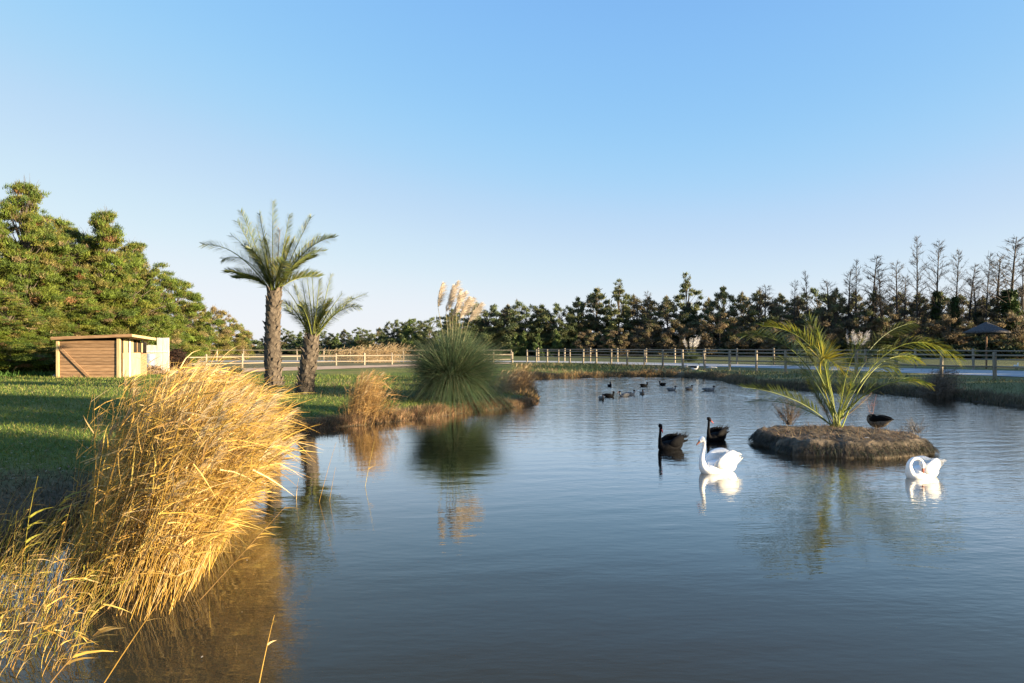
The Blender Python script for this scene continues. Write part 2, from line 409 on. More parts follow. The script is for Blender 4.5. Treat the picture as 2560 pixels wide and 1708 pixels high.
WH *= slope * math.sqrt(2 / 54) * 1.15
iw = (np.arange(len(wy) - 1)[:, None] * len(wx) + np.arange(len(wx) - 1)[None, :]).ravel(); nw = len(wx)
wo = mesh('pond_water', np.stack([WX, WY, WH], -1).reshape(-1, 3), np.stack([iw, iw + 1, iw + nw + 1, iw + nw], 1), watermat(), smooth=True)
tag(wo, 'calm pond water reflecting the sky', kind='structure')

def sheet(name, pts_near, pts_far, mat, lift, label):
    a = catmull(np.array(pts_near, float), 6); b = catmull(np.array(pts_far, float), 6); n = min(len(a), len(b))
    V = []; Fl = []; m = 5
    for i in range(n):
        for j in range(m + 1):
            p = a[i] + (b[i] - a[i]) * j / m; V.append((p[0], p[1], 0))
    V = np.array(V); V[:, 2] = .5 + lift
    for i in range(n - 1):
        for j in range(m): k = i * (m + 1) + j; Fl.append((k, k + 1, k + m + 2, k + m + 1))
    o = mesh(name, V, Fl, mat); tag(o, label, kind='structure'); return o
sheet('gravel_path', [(36, 20), (27.5, 34), (19.2, 50.5), (11.6, 59.6), (1.8, 70.5), (-20, 73), (-60, 72)],
      [(46, 24), (33.5, 44), (22, 59.4), (13.3, 69), (2.5, 77), (-20, 79), (-60, 78)], M_path, .05, 'pale gravel path between the two wooden fences')
sheet('dirt_track', [(-50, 40), (-22, 40.5), (-15, 45), (-8.5, 56), (0, 65)], [(-50, 49), (-24, 48.5), (-17, 53.5), (-9.5, 61), (-.3, 68.3)], M_dirt, .045,
      'bare pinkish dirt track along the left fence')

# ------------------------------------------------------------------ the island
ICX, ICY, IRX, IRY = 6.88, 14.4, 1.70, 1.52
def island_h(r, a):
    return r
na, nr = 110, 34; V = []; Fl = []; colr = []
for i in range(nr + 1):
    r = i / nr
    for j in range(na):
        a = 2 * math.pi * j / na
        ed = 1 + .045 * math.sin(3 * a + 1) + .03 * math.sin(7 * a) + .05 * mnoise.noise(Vector((math.cos(a) * 5, math.sin(a) * 5, 1))) + .03 * mnoise.noise(Vector((math.cos(a) * 15, math.sin(a) * 15, 1)))
        # squared-off ends, like a raft of earth
        ca, sa = math.cos(a), math.sin(a); sq = (abs(ca) ** 3.2 + abs(sa) ** 3.2) ** (-1 / 3.2)
        rr = r * ed * sq * .97
        x, y = rr * ca * IRX, rr * sa * IRY
        nz_ = mnoise.noise(Vector((x * 2.2, y * 2.2, 0))); n2_ = mnoise.noise(Vector((x * 9, y * 9, 3)))
        top = .27 + .07 * (1 - r) + .05 * nz_ + .025 * n2_
        if r > .84:
            k = (r - .84) / .16; top = top * (1 - k ** 2.2) - .12 * k ** 3 + .05 * n2_ * (1 - k)
            pull = 1 + .05 * n2_ * k - .06 * max(0, k - .6)
            x *= pull; y *= pull
        V.append((x, y, top))
for i in range(nr):
    for j in range(na):
        j2 = (j + 1) % na
        Fl.append((i * na + j, (i + 1) * na + j, (i + 1) * na + j2, i * na + j2))
isl = mesh('island', V, Fl, M_soil, smooth=True, loc=(ICX, ICY, 0)); tag(isl, 'low dark earth island carrying a young palm', kind='structure')
def iz(x, y):
    r = math.hypot((x - ICX) / IRX, (y - ICY) / IRY)
    return (.27 + .07 * (1 - r) + .05 * mnoise.noise(Vector(((x - ICX) * 2.2, (y - ICY) * 2.2, 0)))) if r < .9 else .1
# roots and matted grass hanging down the island's rim, straw lying on its top
mb = MB(); n = 9000; a = rnd(n) * 2 * math.pi
ca, sa = np.cos(a), np.sin(a); sq = (np.abs(ca) ** 3.2 + np.abs(sa) ** 3.2) ** (-1 / 3.2)
ed = 1 + .045 * np.sin(3 * a + 1) + .03 * np.sin(7 * a)
r = (.86 + .09 * rnd(n)) * sq * ed
base = np.c_[ICX + r * ca * IRX, ICY + r * sa * IRY,   .07 + .21 * (1 - (r / sq / ed - .86) / .09) * rnd(n) + .02]
outd = norm(np.c_[ca, sa, np.zeros(n)])
d0 = norm(outd * .9 + R.normal(0, .3, (n, 3)) + np.array([0, 0, .2]))
mb.strips(base, d0, .06 + .09 * rnd(n), .010, np.tile([0, 0, -.9], (n, 1)) + outd * -.1, norm(np.cross(d0, [0, 0, 1]) + R.normal(0, .2, (n, 3))), 2,
          cmix(n, [(.04, .035, .027), (.065, .055, .04), (.045, .055, .03), (.10, .08, .06)]))  # rim blades coloured darker than the top to carry the side's shade
n = 4200; a = rnd(n) * 6.283; r = np.sqrt(rnd(n)) * .9
x = ICX + r * np.cos(a) * IRX; y = ICY + r * np.sin(a) * IRY
z = np.array([iz(x[i], y[i]) for i in range(n)]) + .005
d0 = norm(R.normal(0, 1, (n, 3)) * [1, 1, .25] + [0, 0, .15])
mb.strips(np.c_[x, y, z], d0, .08 + .16 * rnd(n), .009, np.zeros((n, 3)), norm(np.cross(d0, [0, 0, 1])), 1,
          cmix(n, [(.26, .18, .10), (.34, .26, .15), (.13, .10, .07), (.20, .12, .07)]))
io = mb.build('matted_grass', M_straw); tag(io, 'matted dead grass and roots covering the small island', 'grass', kind='stuff')

# ------------------------------------------------------------------ trees
def tuft_cloud(mb, cen, nb, L, wd, cols, up=.35, outw=.6, core=None):
    """needle or leaf tufts: nb small blades round every centre"""
    n = len(cen); c = np.repeat(cen, nb, 0)
    o = np.repeat(norm(cen - core if core is not None else rdir(n)), nb, 0)
    d = norm(o * outw + np.array([0, 0, up]) + R.normal(0, .55, (n * nb, 3)))
    side = norm(np.cross(d, rdir(n * nb)))
    cc = np.repeat(cols, nb, 0) * (1 + R.uniform(-.18, .18, (n * nb, 1)))
    mb.tris(c + R.normal(0, L * .35, (n * nb, 3)), d, L * (.6 + .8 * rnd(n * nb)), wd * (.6 + .8 * rnd(n * nb)), side, np.clip(cc, 0, 1))
def crown_lobes(h, spread, base=.12, nl=46, shape='cone', seed=0, wind=.0, ls=1.0):
    rs = np.random.RandomState(seed); out = []
    for k in range(nl):
        t = base + (1 - base) * ((k + .5) / nl) ** 1.15
        if shape == 'cone': rad = spread * (1.06 - t) ** .7 * (.82 + .25 * math.sin(t * 13 + seed))
        elif shape == 'round': rad = spread * math.sqrt(max(.05, 1 - (2 * (t - .52)) ** 2))
        else: rad = spread * (.85 - .25 * math.sin(t * 11 + seed)) * (1.05 - t ** 2.2)
        a = k * 2.399 + rs.uniform(-.5, .5); rr = rad * rs.uniform(.35, 1.0)
        s = spread * rs.uniform(.20, .38) * (1.25 - .85 * t) * ls
        out.append((rr * math.cos(a) + wind * t, rr * math.sin(a), h * t + rs.uniform(-.035, .03) * h, s))
    return np.array(out)
def sub_lobes(lb, k, rs, size=.5):
    """smaller sprays of foliage carried on every limb's end"""
    d = norm(rs.normal(size=(len(lb) * k, 3))); d[:, 2] *= .7; L = np.repeat(lb, k, 0)
    out_ = norm(np.c_[L[:, :2], np.zeros(len(L))])
    c = L[:, :3] + (d * .9 + out_ * .35) * L[:, 3:4] * rs.uniform(.5, 1.15, (len(L), 1))
    return np.c_[c, L[:, 3] * size * rs.uniform(.55, 1.25, len(L))]
def tree_mesh(kind, h, spread, seed, pal, n_tuft, L, wd, nb=5, lobes=46, shape='cone', base=.12, flat=.62, trunk_r=.16, gap=0.0, mat=None, up=.35, twigs=0, name='tree', ls=1.0):
    """one tree: trunk with limbs, crown of leaf tufts gathered in clumps"""
    global R
    keep = R; R = np.random.RandomState(seed)
    root = thing(name, 'x', 'tree')
    lb = crown_lobes(h, spread, base, lobes, shape, seed, ls=ls)
    tb = MB()
    tb.tubes(np.array([[0., 0, -.1]]), np.array([[0., 0, 1]]), h * .94, trunk_r, trunk_r * .15, np.array([[.03, .02, 0.]]), 6, 7)
    b0 = np.c_[np.zeros(len(lb)), np.zeros(len(lb)), np.maximum(.3, lb[:, 2] * .82 - .3)]
    dv = lb[:, :3] - b0; Ln = np.linalg.norm(dv, axis=1)
    tb.tubes(b0, norm(dv), Ln, trunk_r * .28, .012, np.tile([0, 0, .06], (len(lb), 1)), 3, 4)
    if twigs:
        k = R.randint(0, len(lb), twigs); p = lb[k, :3] + R.normal(0, .5, (twigs, 3)) * lb[k, 3:4]
        d = norm((p - [0, 0, h * .4]) * [1, 1, .4] + R.normal(0, .6, (twigs, 3)))
        tb.tubes(p, d, lb[k, 3] * 1.6, .012, .004, R.normal(0, .12, (twigs, 3)), 2, 3)
    tb.build('trunk', M_bark if kind != 'dry' else M_barkgrey, root, smooth=True)
    lb = sub_lobes(lb, 9 if kind == 'pine' else 6, R, .42 if kind == 'pine' else .5)
    mb = MB()
    k = R.choice(len(lb), n_tuft, p=lb[:, 3] ** 2 / np.sum(lb[:, 3] ** 2))
    q = rdir(n_tuft); q[:, 2] = np.where(q[:, 2] < -.3, q[:, 2] * .4, q[:, 2])
    rad = lb[k, 3:4] * (.35 + .75 * rnd(n_tuft, 1) ** .5)
    cen = lb[k, :3] + q * rad * [1.15, 1.15, flat]
    lobcol = cmix(len(lb), pal, .22)
    cols = lobcol[k] * (1 + R.uniform(-.2, .2, (n_tuft, 1)))
    tuft_cloud(mb, cen, nb, L, wd, np.clip(cols, 0, 1), up=up, core=np.array([0, 0, h * .35]))
    mb.build('crown', mat or M_leaf, root)
    R = keep
    return root
PINE = [(.125, .155, .022), (.10, .14, .020), (.155, .165, .028), (.08, .12, .022), (.17, .15, .040), (.12, .17, .024), (.07, .11, .022)]
PINE_B = PINE * 5 + [(.22, .12, .05), (.20, .15, .08), (.22, .17, .08)]
OLIVE = [(.20, .20, .045), (.23, .19, .07), (.15, .18, .04), (.24, .18, .09)]
DARK = [(.085, .11, .045), (.10, .125, .05), (.12, .13, .055), (.08, .11, .055)]
MIX = [(.12, .13, .055), (.17, .145, .075), (.15, .125, .07), (.11, .13, .055)]
BROWN = [(.18, .14, .08), (.20, .145, .085), (.16, .125, .075), (.14, .13, .06), (.22, .16, .08)]
GREENB = [(.055, .095, .028), (.08, .12, .035), (.11, .14, .04)]

pine_a = tree_mesh('pine', 12.4, 4.3, 11, PINE_B, 34000, .20, .044, 5, 120, 'cone', .06, .62, .22, twigs=260, name='pine_tree', ls=.72)
pine_b = tree_mesh('pine', 11.2, 4.0, 12, PINE_B, 32000, .20, .044, 5, 110, 'cone', .06, .55, .22, twigs=260, name='pine_tree', ls=.72)
pine_c = tree_mesh('pine', 9.0, 3.6, 13, PINE, 26000, .20, .044, 5, 95, 'round', .05, .6, .20, twigs=200, name='pine_tree', ls=.72)
bush_o = tree_mesh('bush', 6.4, 3.3, 14, OLIVE, 16000, .20, .045, 5, 60, 'round', .06, .8, .12, twigs=200, name='olive_shrub', ls=.8)
FARG = ('trees of the dark wood beyond the far fence', 'bare winter trees at the right of the wood', 'brown undergrowth at the foot of the wood', 'young green saplings along the far fence', 'low dark bushes between fence and wood')
def settle(root, first, px, dpt, h_px_top, h_nominal, rz, label, group, lean=1.0, wide=None):
    """puts the tree (first time) or its copy where the photograph shows it; size from its top in the photograph"""
    if group in FARG: dpt *= 1.5
    x = (px - 1280) / F * dpt; g = .45
    H = CAMZ + (HOR - h_px_top) / F * dpt - g; s = H / h_nominal
    sc = (s * (wide or 1), s * (wide or 1), s)
    if first:
        root.location = (x, dpt, g); root.rotation_euler = (0, 0, rz); root.scale = sc; root['label'] = label; root['group'] = group; return root
    return dup(root, (x, dpt, g), rz, sc, label, group)
GP = 'pines behind the shed on the left'
settle(pine_a, 1, 60, 44, 462, 12.4, .3, 'tallest pine, its pointed top highest of the left row', GP)
settle(pine_b, 1, 262, 49, 535, 11.2, 1.2, 'broad pine with a flat tufted top directly behind the shed', GP, wide=1.0)
settle(pine_a, 0, -70, 42, 500, 12.4, 2.6, 'pine at the left edge of the photo with bare grey twigs', GP)
settle(pine_c, 1, 372, 56, 665, 9.0, .8, 'rounded green pine above the white plank panel', GP, wide=1.1)
settle(pine_b, 0, 160, 53, 560, 11.2, 3.9, 'pine between the tallest pine and the flat-topped one, brown patches low down', GP)
settle(pine_c, 0, 440, 66, 712, 9.0, 4.0, 'smaller dark green pine at the right end of the tall row', GP, wide=1.15)
settle(pine_a, 0, 205, 51, 585, 12.4, 1.7, 'pine filling the dip between the tallest pine and the flat-topped one', GP, wide=1.25)
settle(pine_b, 0, 330, 53, 612, 11.2, .2, 'sloping pine right of the flat-topped one', GP, wide=1.15)
settle(pine_b, 0, 105, 47, 560, 11.2, 2.9, 'dense pine in front of the tallest one', GP, wide=1.2)
settle(pine_c, 0, 318, 50, 690, 9.0, 2.2, 'low bushy pine leaning over the shed roof', GP, wide=1.2)
settle(pine_a, 0, 20, 38.5, 735, 12.4, 5.1, 'low bright green pine overhanging the dark hollow left of the shed', 'pines behind the shed on the left', wide=2.1)
settle(pine_b, 0, 190, 46, 715, 11.2, 5.6, 'low brownish pine with dry twigs just above the left half of the shed roof', GP, wide=1.7)
GO = 'olive shrubs beyond the left paddock'
settle(bush_o, 1, 520, 82, 770, 6.4, .5, 'yellow green shrub with the highest dark top, beyond the left paddock', GO)
settle(bush_o, 0, 470, 76, 790, 6.4, 2.5, 'yellow green shrub touching the last pine of the row', GO)
settle(bush_o, 0, 575, 90, 800, 6.4, 4.1, 'yellow green shrub ending the row left of the tall palm', GO)

# far treeline
far_a = tree_mesh('far', 7.5, 3.2, 21, DARK, 7000, .30, .10, 4, 84, 'round', .05, .5, .14, twigs=160, name='evergreen_tree', ls=.66)
far_b = tree_mesh('far', 8.5, 3.4, 22, DARK + MIX, 6200, .30, .10, 4, 70, 'tier', .06, .42, .14, twigs=240, name='evergreen_tree', ls=.50)
far_c = tree_mesh('far', 7.0, 3.0, 23, MIX, 4200, .26, .085, 4, 66, 'tier', .06, .45, .12, twigs=500, name='mixed_tree', ls=.52)
far_n = tree_mesh('far', 10.0, 2.8, 24, DARK + MIX[:1], 3600, .28, .09, 4, 60, 'cone', .12, .28, .13, twigs=260, name='cedar_tree', ls=.46)
brown_b = tree_mesh('dry', 4.6, 2.6, 25, BROWN, 3600, .22, .09, 4, 26, 'round', .05, .7, .08, twigs=420, name='brown_shrub')
green_s = tree_mesh('far', 3.0, .9, 26, GREENB, 1400, .28, .10, 4, 14, 'cone', .05, .8, .05, name='sapling')
hedge_s = tree_mesh('far', 1.9, 2.1, 27, [(.045, .065, .028), (.06, .08, .035), (.10, .085, .04)], 2400, .25, .10, 4, 16, 'round', .12, .6, .05, name='low_bush')

def bare_tree(seed, h, spread, ivy=0, name='bare_tree', nbr=64):
    global R
    keep = R; R = np.random.RandomState(seed)
    root = thing(name, 'x', 'tree'); tb = MB()
    bend = np.array([[R.uniform(-.05, .05), R.uniform(-.05, .05), 0]])
    tb.tubes(np.array([[0., 0, -.1]]), np.array([[0., 0, 1]]), h, .17, .018, bend, 9, 6)
    t = .28 + .70 * (np.arange(nbr) + rnd(nbr)) / nbr
    p = np.c_[bend[0, 0] * h * t ** 2, bend[0, 1] * h * t ** 2, t * h - .1]
    a = rnd(nbr) * 6.283; el = .35 + .3 * rnd(nbr)
    el = el + .45 * t; d = norm(np.c_[np.cos(a), np.sin(a), el]); L = spread * (1.03 - t) ** .75 * (.5 + .8 * rnd(nbr))
    bd = np.c_[np.zeros(nbr), np.zeros(nbr), R.uniform(-.25, .3, nbr)]
    tb.tubes(p, d, L, .05 * (1.15 - t), .010, bd, 4, 3)
    ks = R.randint(0, nbr, nbr * 11); u = .25 + .75 * rnd(len(ks))
    q = p[ks] + L[ks][:, None] * (d[ks] * u[:, None] + bd[ks] * u[:, None] ** 2)
    dd = norm(d[ks] * .8 + R.normal(0, .45, (len(ks), 3)) + [0, 0, .15])
    L2 = (.25 + .55 * rnd(len(ks))) * (.5 + .6 * L[ks] / spread)
    tb.tubes(q, dd, L2, .014, .006, R.normal(0, .18, (len(ks), 3)), 2, 3)
    tb.build('trunk', M_barkgrey, root)
    if ivy:
        mb = MB(); n = 1500; z = ivy * h * rnd(n) ** .8; a = rnd(n) * 6.283; r = (.14 + .34 * rnd(n)) * (1.2 - z / h)
        cen = np.c_[r * np.cos(a), r * np.sin(a), z]
        tuft_cloud(mb, cen, 3, .22, .12, cmix(n, [(.03, .055, .015), (.04, .075, .02), (.025, .045, .015)]), up=0, core=np.array([0, 0, 3.]))
        mb.build('ivy', M_leaf, root)
    R = keep
    return root
bare_a = bare_tree(31, 12, 3.0, 0)
bare_b = bare_tree(32, 12, 3.4, .55, 'ivy_clad_tree')
bare_c = bare_tree(33, 9, 2.6, .25, nbr=50)

GD = 'trees of the dark wood beyond the far fence'; GB = 'bare winter trees at the right of the wood'
used = set()
def T(root, px, dpt, top, hn, label, group, wide=None):
    wide = (wide or 1) * (random.uniform(.9, 1.45) if group == GD else random.uniform(.75, 1.55) if group == GB else 1); dpt += random.uniform(-3, 3) if group == GD else 0
    f = root.name not in used; used.add(root.name)
    settle(root, f, px, dpt, top, hn, random.uniform(0, 6.28), label, group, wide=wide)
# left of the pampas: low distant band
for px, top, lab in [(610, 828, 'low dark tree seen just left of the tall palm trunk'), (668, 832, 'low dark tree hidden behind the tall palm trunk'),
                     (715, 826, 'low grey green tree in the gap between the two palms'), (765, 830, 'low dark tree behind the short palm trunk'),
                     (815, 832, 'low dark tree just right of the short palm trunk'), (860, 826, 'low dark tree under the right fronds of the short palm'),
                     (905, 824, 'low dark tree midway from the short palm to the pampas'), (948, 822, 'low dark tree behind the dry reed heads')]:
    T(far_a if px % 2 else far_c, px, 112, top, 7.5 if px % 2 else 7.0, lab, GD, 1.3)
for px, top, lab in [(985, 806, 'dark evergreen before the slim trunk left of the pampas'), (1030, 803, 'dark evergreen touching the left side of the pampas'),
                     (1075, 800, 'dark evergreen right behind the pampas stems')]:
    T(far_a, px, 100, top, 7.5, lab, GD, 1.1)
data = [(1130, 84, 776, 'b', 'evergreen behind the last plume of the pampas'), (1175, 86, 768, 'a', 'rounded evergreen just right of the plumes'),
        (1222, 85, 772, 'a', 'dark evergreen above the small pale bush by the pampas'), (1268, 84, 768, 'c', 'brownish tree below the thin bare top in the wood'),
        (1312, 84, 764, 'a', 'dense dark evergreen right of the thin bare top'), (1355, 85, 766, 'b', 'uneven evergreen over the left end of the path fence'),
        (1400, 83, 768, 'a', 'dark evergreen with level top before the wood rises'), (1445, 83, 748, 'b', 'evergreen stepping up towards the tall double crown'),
        (1492, 82, 726, 'b', 'evergreen left half of the tall double crown'), (1546, 82, 708, 'n', 'tall tiered evergreen, highest crown above the ducks'),
        (1585, 84, 745, 'c', 'thin brown tree right of the tall double crown'), (1625, 82, 750, 'c', 'see-through brown tree above the round rock'),
        (1668, 82, 748, 'c', 'see-through tree above the mossy rock'), (1716, 80, 692, 'n', 'slender cedar with a pointed top above the white plume tuft'),
        (1722, 84, 760, 'b', 'dark evergreen at the foot of the slender cedar'), (1770, 82, 752, 'c', 'brown green tree right of the slender cedar'),
        (1808, 80, 722, 'b', 'evergreen with a forked crown above the rock slab'), (1856, 82, 738, 'c', 'loose brown tree left of the fan shaped bare crown'),
        (1900, 80, 728, 'c', 'tree below the fan shaped bare crown'), (1950, 78, 735, 'b', 'dark evergreen with sky gaps left of the lone bare pole'),
        (1995, 78, 742, 'c', 'low brown tree behind the upright frond of the island palm'), (2045, 76, 728, 'a', 'dense tree right of the lone bare pole'),
        (2090, 75, 722, 'b', 'dark tree above the silver plume tuft'), (2140, 75, 730, 'a', 'dense dark tree below the pair of bare tops'),
        (2190, 74, 728, 'c', 'brown tree above the long right frond'), (2245, 74, 732, 'c', 'russet tree before the twin tallest bare trees'),
        (2300, 72, 735, 'c', 'russet tree between the twin tallest bare trees and the thatch'), (2350, 72, 728, 'b', 'dark tree left of the thatched parasol'),
        (2400, 72, 738, 'c', 'brown tree just above the thatched parasol on its left'), (2455, 72, 742, 'c', 'brown tree behind the thatched parasol'),
        (2510, 70, 725, 'b', 'dark tree right of the thatched parasol'), (2560, 68, 715, 'b', 'dark tree cut by the right edge of the photo')]
data = [(px, d + (8 if px > 1890 and i_ % 2 else 0), top + (6 if px > 1890 else 0), ('c' if px > 1890 and k in 'ab' and i_ % 3 else k), lab) for i_, (px, d, top, k, lab) in enumerate(data)]
KK = {'a': (far_a, 7.5), 'b': (far_b, 8.5), 'c': (far_c, 7.0), 'n': (far_n, 10.0)}
for px, d, top, k, lab in data: T(KK[k][0], px, d, top, KK[k][1], lab, GD, 1.0 if k in 'nb' else 1.08)
bares = [(1296, 86, 748, 'c', 'small bare top poking above the wood right of the plumes'), (1620, 80, 728, 'c', 'faint bare tree above the round rock'),
         (1595, 81, 742, 'c', 'faint thin bare tree right of the tall double crown'), (1912, 76, 712, 'c', 'bare tree with a fan shaped crown'),
         (2020, 74, 676, 'a', 'lone bare pole standing clear of the wood behind the island palm'), (2120, 73, 672, 'c', 'bare tree left of the pair of pointed bare tops'),
         (2140, 72, 645, 'a', 'left one of the pair of pointed bare tops above the silver plumes'), (2178, 72, 640, 'a', 'right one of the pair of pointed bare tops above the silver plumes'),
         (2243, 72, 655, 'c', 'bare tree tucked left of the twin tallest bare trees'), (2293, 70, 590, 'a', 'left one of the twin tallest bare trees'),
         (2340, 70, 600, 'b', 'right one of the twin tallest bare trees'), (2388, 68, 622, 'b', 'bare tree with green ivy left of the thatched parasol'),
         (2444, 68, 690, 'b', 'short ivy clad tree directly above the thatched parasol'), (2463, 67, 632, 'a', 'bare tree rising right behind the thatched parasol'),
         (1985, 75, 700, 'c', 'slight bare tree left of the lone bare pole'), (2075, 74, 700, 'c', 'thin bare tree right of the lone bare pole'), (2205, 70, 672, 'a', 'thin bare tree just right of the pair of pointed bare tops'),
         (2262, 73, 690, 'c', 'low bare crown before the twin tallest bare trees'), (2420, 69, 660, 'a', 'slim bare tree left of the one behind the parasol'), (2490, 69, 640, 'c', 'slim bare tree between the parasol and the tall ivy clad one'), (2556, 68, 640, 'a', 'bare tree cut by the right edge of the photo'),
         (2524, 66, 592, 'b', 'tall ivy clad bare tree near the right edge')]
BB = {'a': (bare_a, 12), 'b': (bare_b, 12), 'c': (bare_c, 9)}
for px, d, top, k, lab in bares: T(BB[k][0], px, d, top, BB[k][1], lab, GB)
GS = 'brown undergrowth at the foot of the wood'
for px, d, top, lab in [(1480, 78, 830, 'brown shrub below the tall double crown'), (1560, 77, 826, 'brown shrub behind the path fence above the ducks'),
                        (1630, 77, 815, 'russet shrub above the round rock'), (1700, 76, 818, 'russet shrub left of the white plume tuft'),
                        (1800, 75, 790, 'tall orange brown shrub right of the white plume tuft'), (1880, 74, 815, 'brown shrub left of the island palm'),
                        (1960, 73, 812, 'brown shrub behind the left fronds of the island palm'), (2050, 72, 805, 'brown shrub behind the centre of the island palm'),
                        (2150, 70, 800, 'orange brown shrub just right of the silver plumes'), (2225, 69, 795, 'golden brown shrub above the long right frond'),
                        (2300, 68, 800, 'brown shrub at the foot of the twin tallest bare trees'), (2375, 67, 795, 'brown shrub left of the parasol pole'),
                        (2440, 67, 800, 'brown shrub right behind the parasol pole'), (2540, 64, 790, 'orange brown shrub at the right edge')]:
    T(brown_b, px, d, top, 4.6, lab, GS, 1.1)
GSa = 'young green saplings along the far fence'
for px, d, top, lab in [(750, 88, 838, 'sapling seen between the two palm trunks'), (617, 84, 838, 'bright sapling left of the tall palm trunk'), (893, 88, 840, 'narrow bright sapling right of the short palm'),
                        (842, 86, 838, 'yellowish sapling beside the short palm fronds'), (1022, 86, 806, 'tall ivy green sapling left of the pampas'), (1288, 80, 838, 'sapling left of the first three behind the path fence'),
                        (1308, 80, 834, 'middle sapling above the left end of the path fence'), (1392, 79, 830, 'brightest sapling above the left end of the path fence'),
                        (1345, 79, 838, 'small sapling between two brighter ones behind the path fence'), (1441, 79, 842, 'bluish green sapling behind the path fence'), (1522, 78, 838, 'pale roundish sapling above the ducks')]:
    T(green_s, px, d, top, 3.0, lab, GSa, .8 if px != 1522 else 1.5)
GH_ = 'low dark bushes between fence and wood'
for i, (px, lab) in enumerate([(660, 'behind the tall palm trunk'), (800, 'right of the short palm trunk'), (940, 'left of the pampas'), (1180, 'right of the pampas'), (1260, 'above the orange reed clump'),
                (1340, 'above the left end of the path fence'), (1430, 'left of the ducks, behind the fence'), (1510, 'above the ducks, behind the fence'), (1600, 'above the round rock'),
                (1690, 'left of the white plume tuft'), (1780, 'right of the white plume tuft'), (1870, 'left of the island palm'), (1950, 'behind the left frond of the island palm'),
                (2040, 'behind the middle of the island palm'), (2130, 'under the silver plumes'), (2220, 'above the right fronds of the island palm'), (2310, 'above the grey bank shrub'),
                (2400, 'left of the parasol pole'), (2480, 'right of the parasol pole'), (2560, 'at the right edge')]):
    T(hedge_s, px, 88 - max(0, px - 1300) * .02, 856 - (i % 3) * 4, 1.9, 'low dark green bush ' + lab, GH_, 1.9)

# trees standing right of the photograph: they throw the long shadows over the bank, the island and the lawn
GR = 'trees standing to the right, beyond the frame'
def off(root, x, y, s, rz, wide=1.0):
    dup(root, (x, y, .45), rz, (s * wide, s * wide, s), 'tree beyond the right edge of the view, casting shade', GR)
OFF = [(40, -1.4, .60, far_a, .9), (41, .8, .78, far_a, .9), (42, 3.6, .86, far_a, .9), (43, 6.0, 1.25, far_a, .75), (40, 10.5, 1.15, far_a, 1.0), (42, 14.2, 1.2, far_a, 1.1), (41, 18, 1.2, far_a, 1.1),
       (43, 23, 1.2, far_a, 1.1), (45, 28, 1.2, far_a, 1.1), (49, 35, 1.3, far_a, 1.2), (52, 41, 1.3, far_a, 1.2), (56, 48, 1.3, far_c, 1.3)]
for i, (x, y, s, k, wd_) in enumerate(OFF): off(k, x, y, s, i * 1.1, wd_)
umb = tree_mesh('far', 14.5, 1.25, 41, DARK, 3000, .34, .16, 4, 40, 'round', .60, .7, .14, name='umbrella_pine', ls=1.1)
umb.location = (44, -6.0, .45); umb['label'] = 'tall bare-stemmed pine beyond the right edge of the view'; umb['group'] = 'tall pines standing to the right, beyond the frame'
for i, (x, y, sc_) in enumerate([(46, -4.6, .98), (43, -2.6, 1.0)]):
    dup(umb, (x, y, .45), i * .9, sc_, 'tall bare-stemmed pine beyond the right edge of the view', 'tall pines standing to the right, beyond the frame')

# ------------------------------------------------------------------ fences
def cyl_mesh(name, r, sides=8, bev=.0):
    """unit-height post, slightly chamfered top"""
    V = []; Fl = []
    for z, rr in ((0, r), (.97, r), (1, r * .8)):
        for j in range(sides): a = 2 * math.pi * j / sides; V.append((rr * math.cos(a), rr * math.sin(a), z))
    for i in range(2):
        for j in range(sides): j2 = (j + 1) % sides; Fl.append((i * sides + j, i * sides + j2, (i + 1) * sides + j2, (i + 1) * sides + j))
    Fl.append(tuple(2 * sides + j for j in range(sides)))
    me = bpy.data.meshes.new(name); me.from_pydata(V, [], Fl); me.update(); me.materials.append(M_fence)
    me.polygons.foreach_set('use_smooth', np.r_[np.ones(2 * sides, bool), [False]]); return me
POSTM = cyl_mesh('post', .085); RAILM = cyl_mesh('rail', .045)
def fence(name, pts, label, hs, rails, pr=1.0, g=.45, lean={}):
    root = thing(name, label, 'fence', (*pts[0][:2], g)); o0 = Vector((*pts[0][:2], g))
    for i, p in enumerate(pts):
        h = hs if not callable(hs) else hs(i)
        o = bpy.data.objects.new('post', POSTM); C.objects.link(o); o.parent = root
        o.location = (p[0] - o0.x, p[1] - o0.y, 0); o.scale = (pr * random.uniform(.92, 1.1),) * 2 + (h * random.uniform(.97, 1.03),)
        o.rotation_euler = (random.uniform(-.02, .02), random.uniform(-.02, .02) + lean.get(i, 0), random.uniform(0, 6))
        if i:
            q = pts[i - 1]
            for rz in rails:
                a = Vector((q[0] - o0.x, q[1] - o0.y, rz * h + random.uniform(-.015, .015))); b = Vector((p[0] - o0.x, p[1] - o0.y, rz * h + random.uniform(-.015, .015)))
                r = bpy.data.objects.new('rail', RAILM); C.objects.link(r); r.parent = root
                d = b - a; a = a - d.normalized() * .05 + Vector((0, -.06, 0)); b = b + Vector((0, -.06, 0))
                r.location = a; r.rotation_mode = 'QUATERNION'; r.rotation_quaternion = (b - a).to_track_quat('Z', 'Y')
                r.scale = (pr, pr, (b - a).length + .05)
    return root
near_px = [(2640, 957), (2487, 949), (2353, 944.5), (2240, 940), (2140, 935.5), (2050, 932), (1964, 929), (1891, 926.5), (1824, 924.5), (1762, 922), (1707, 919.5), (1657, 917.5), (1611, 915.5),
           (1568, 914), (1528, 912.5), (1491, 911), (1458, 910), (1425, 909), (1396, 908), (1368, 907), (1341, 906.3), (1318, 905.7)]
npts = [PW(x, y, .5) for x, y in near_px]
fence('path_fence', npts, 'two-rail round wood fence along the pond side of the pale path', 1.42, (.87, .48), lean={9: -.10})
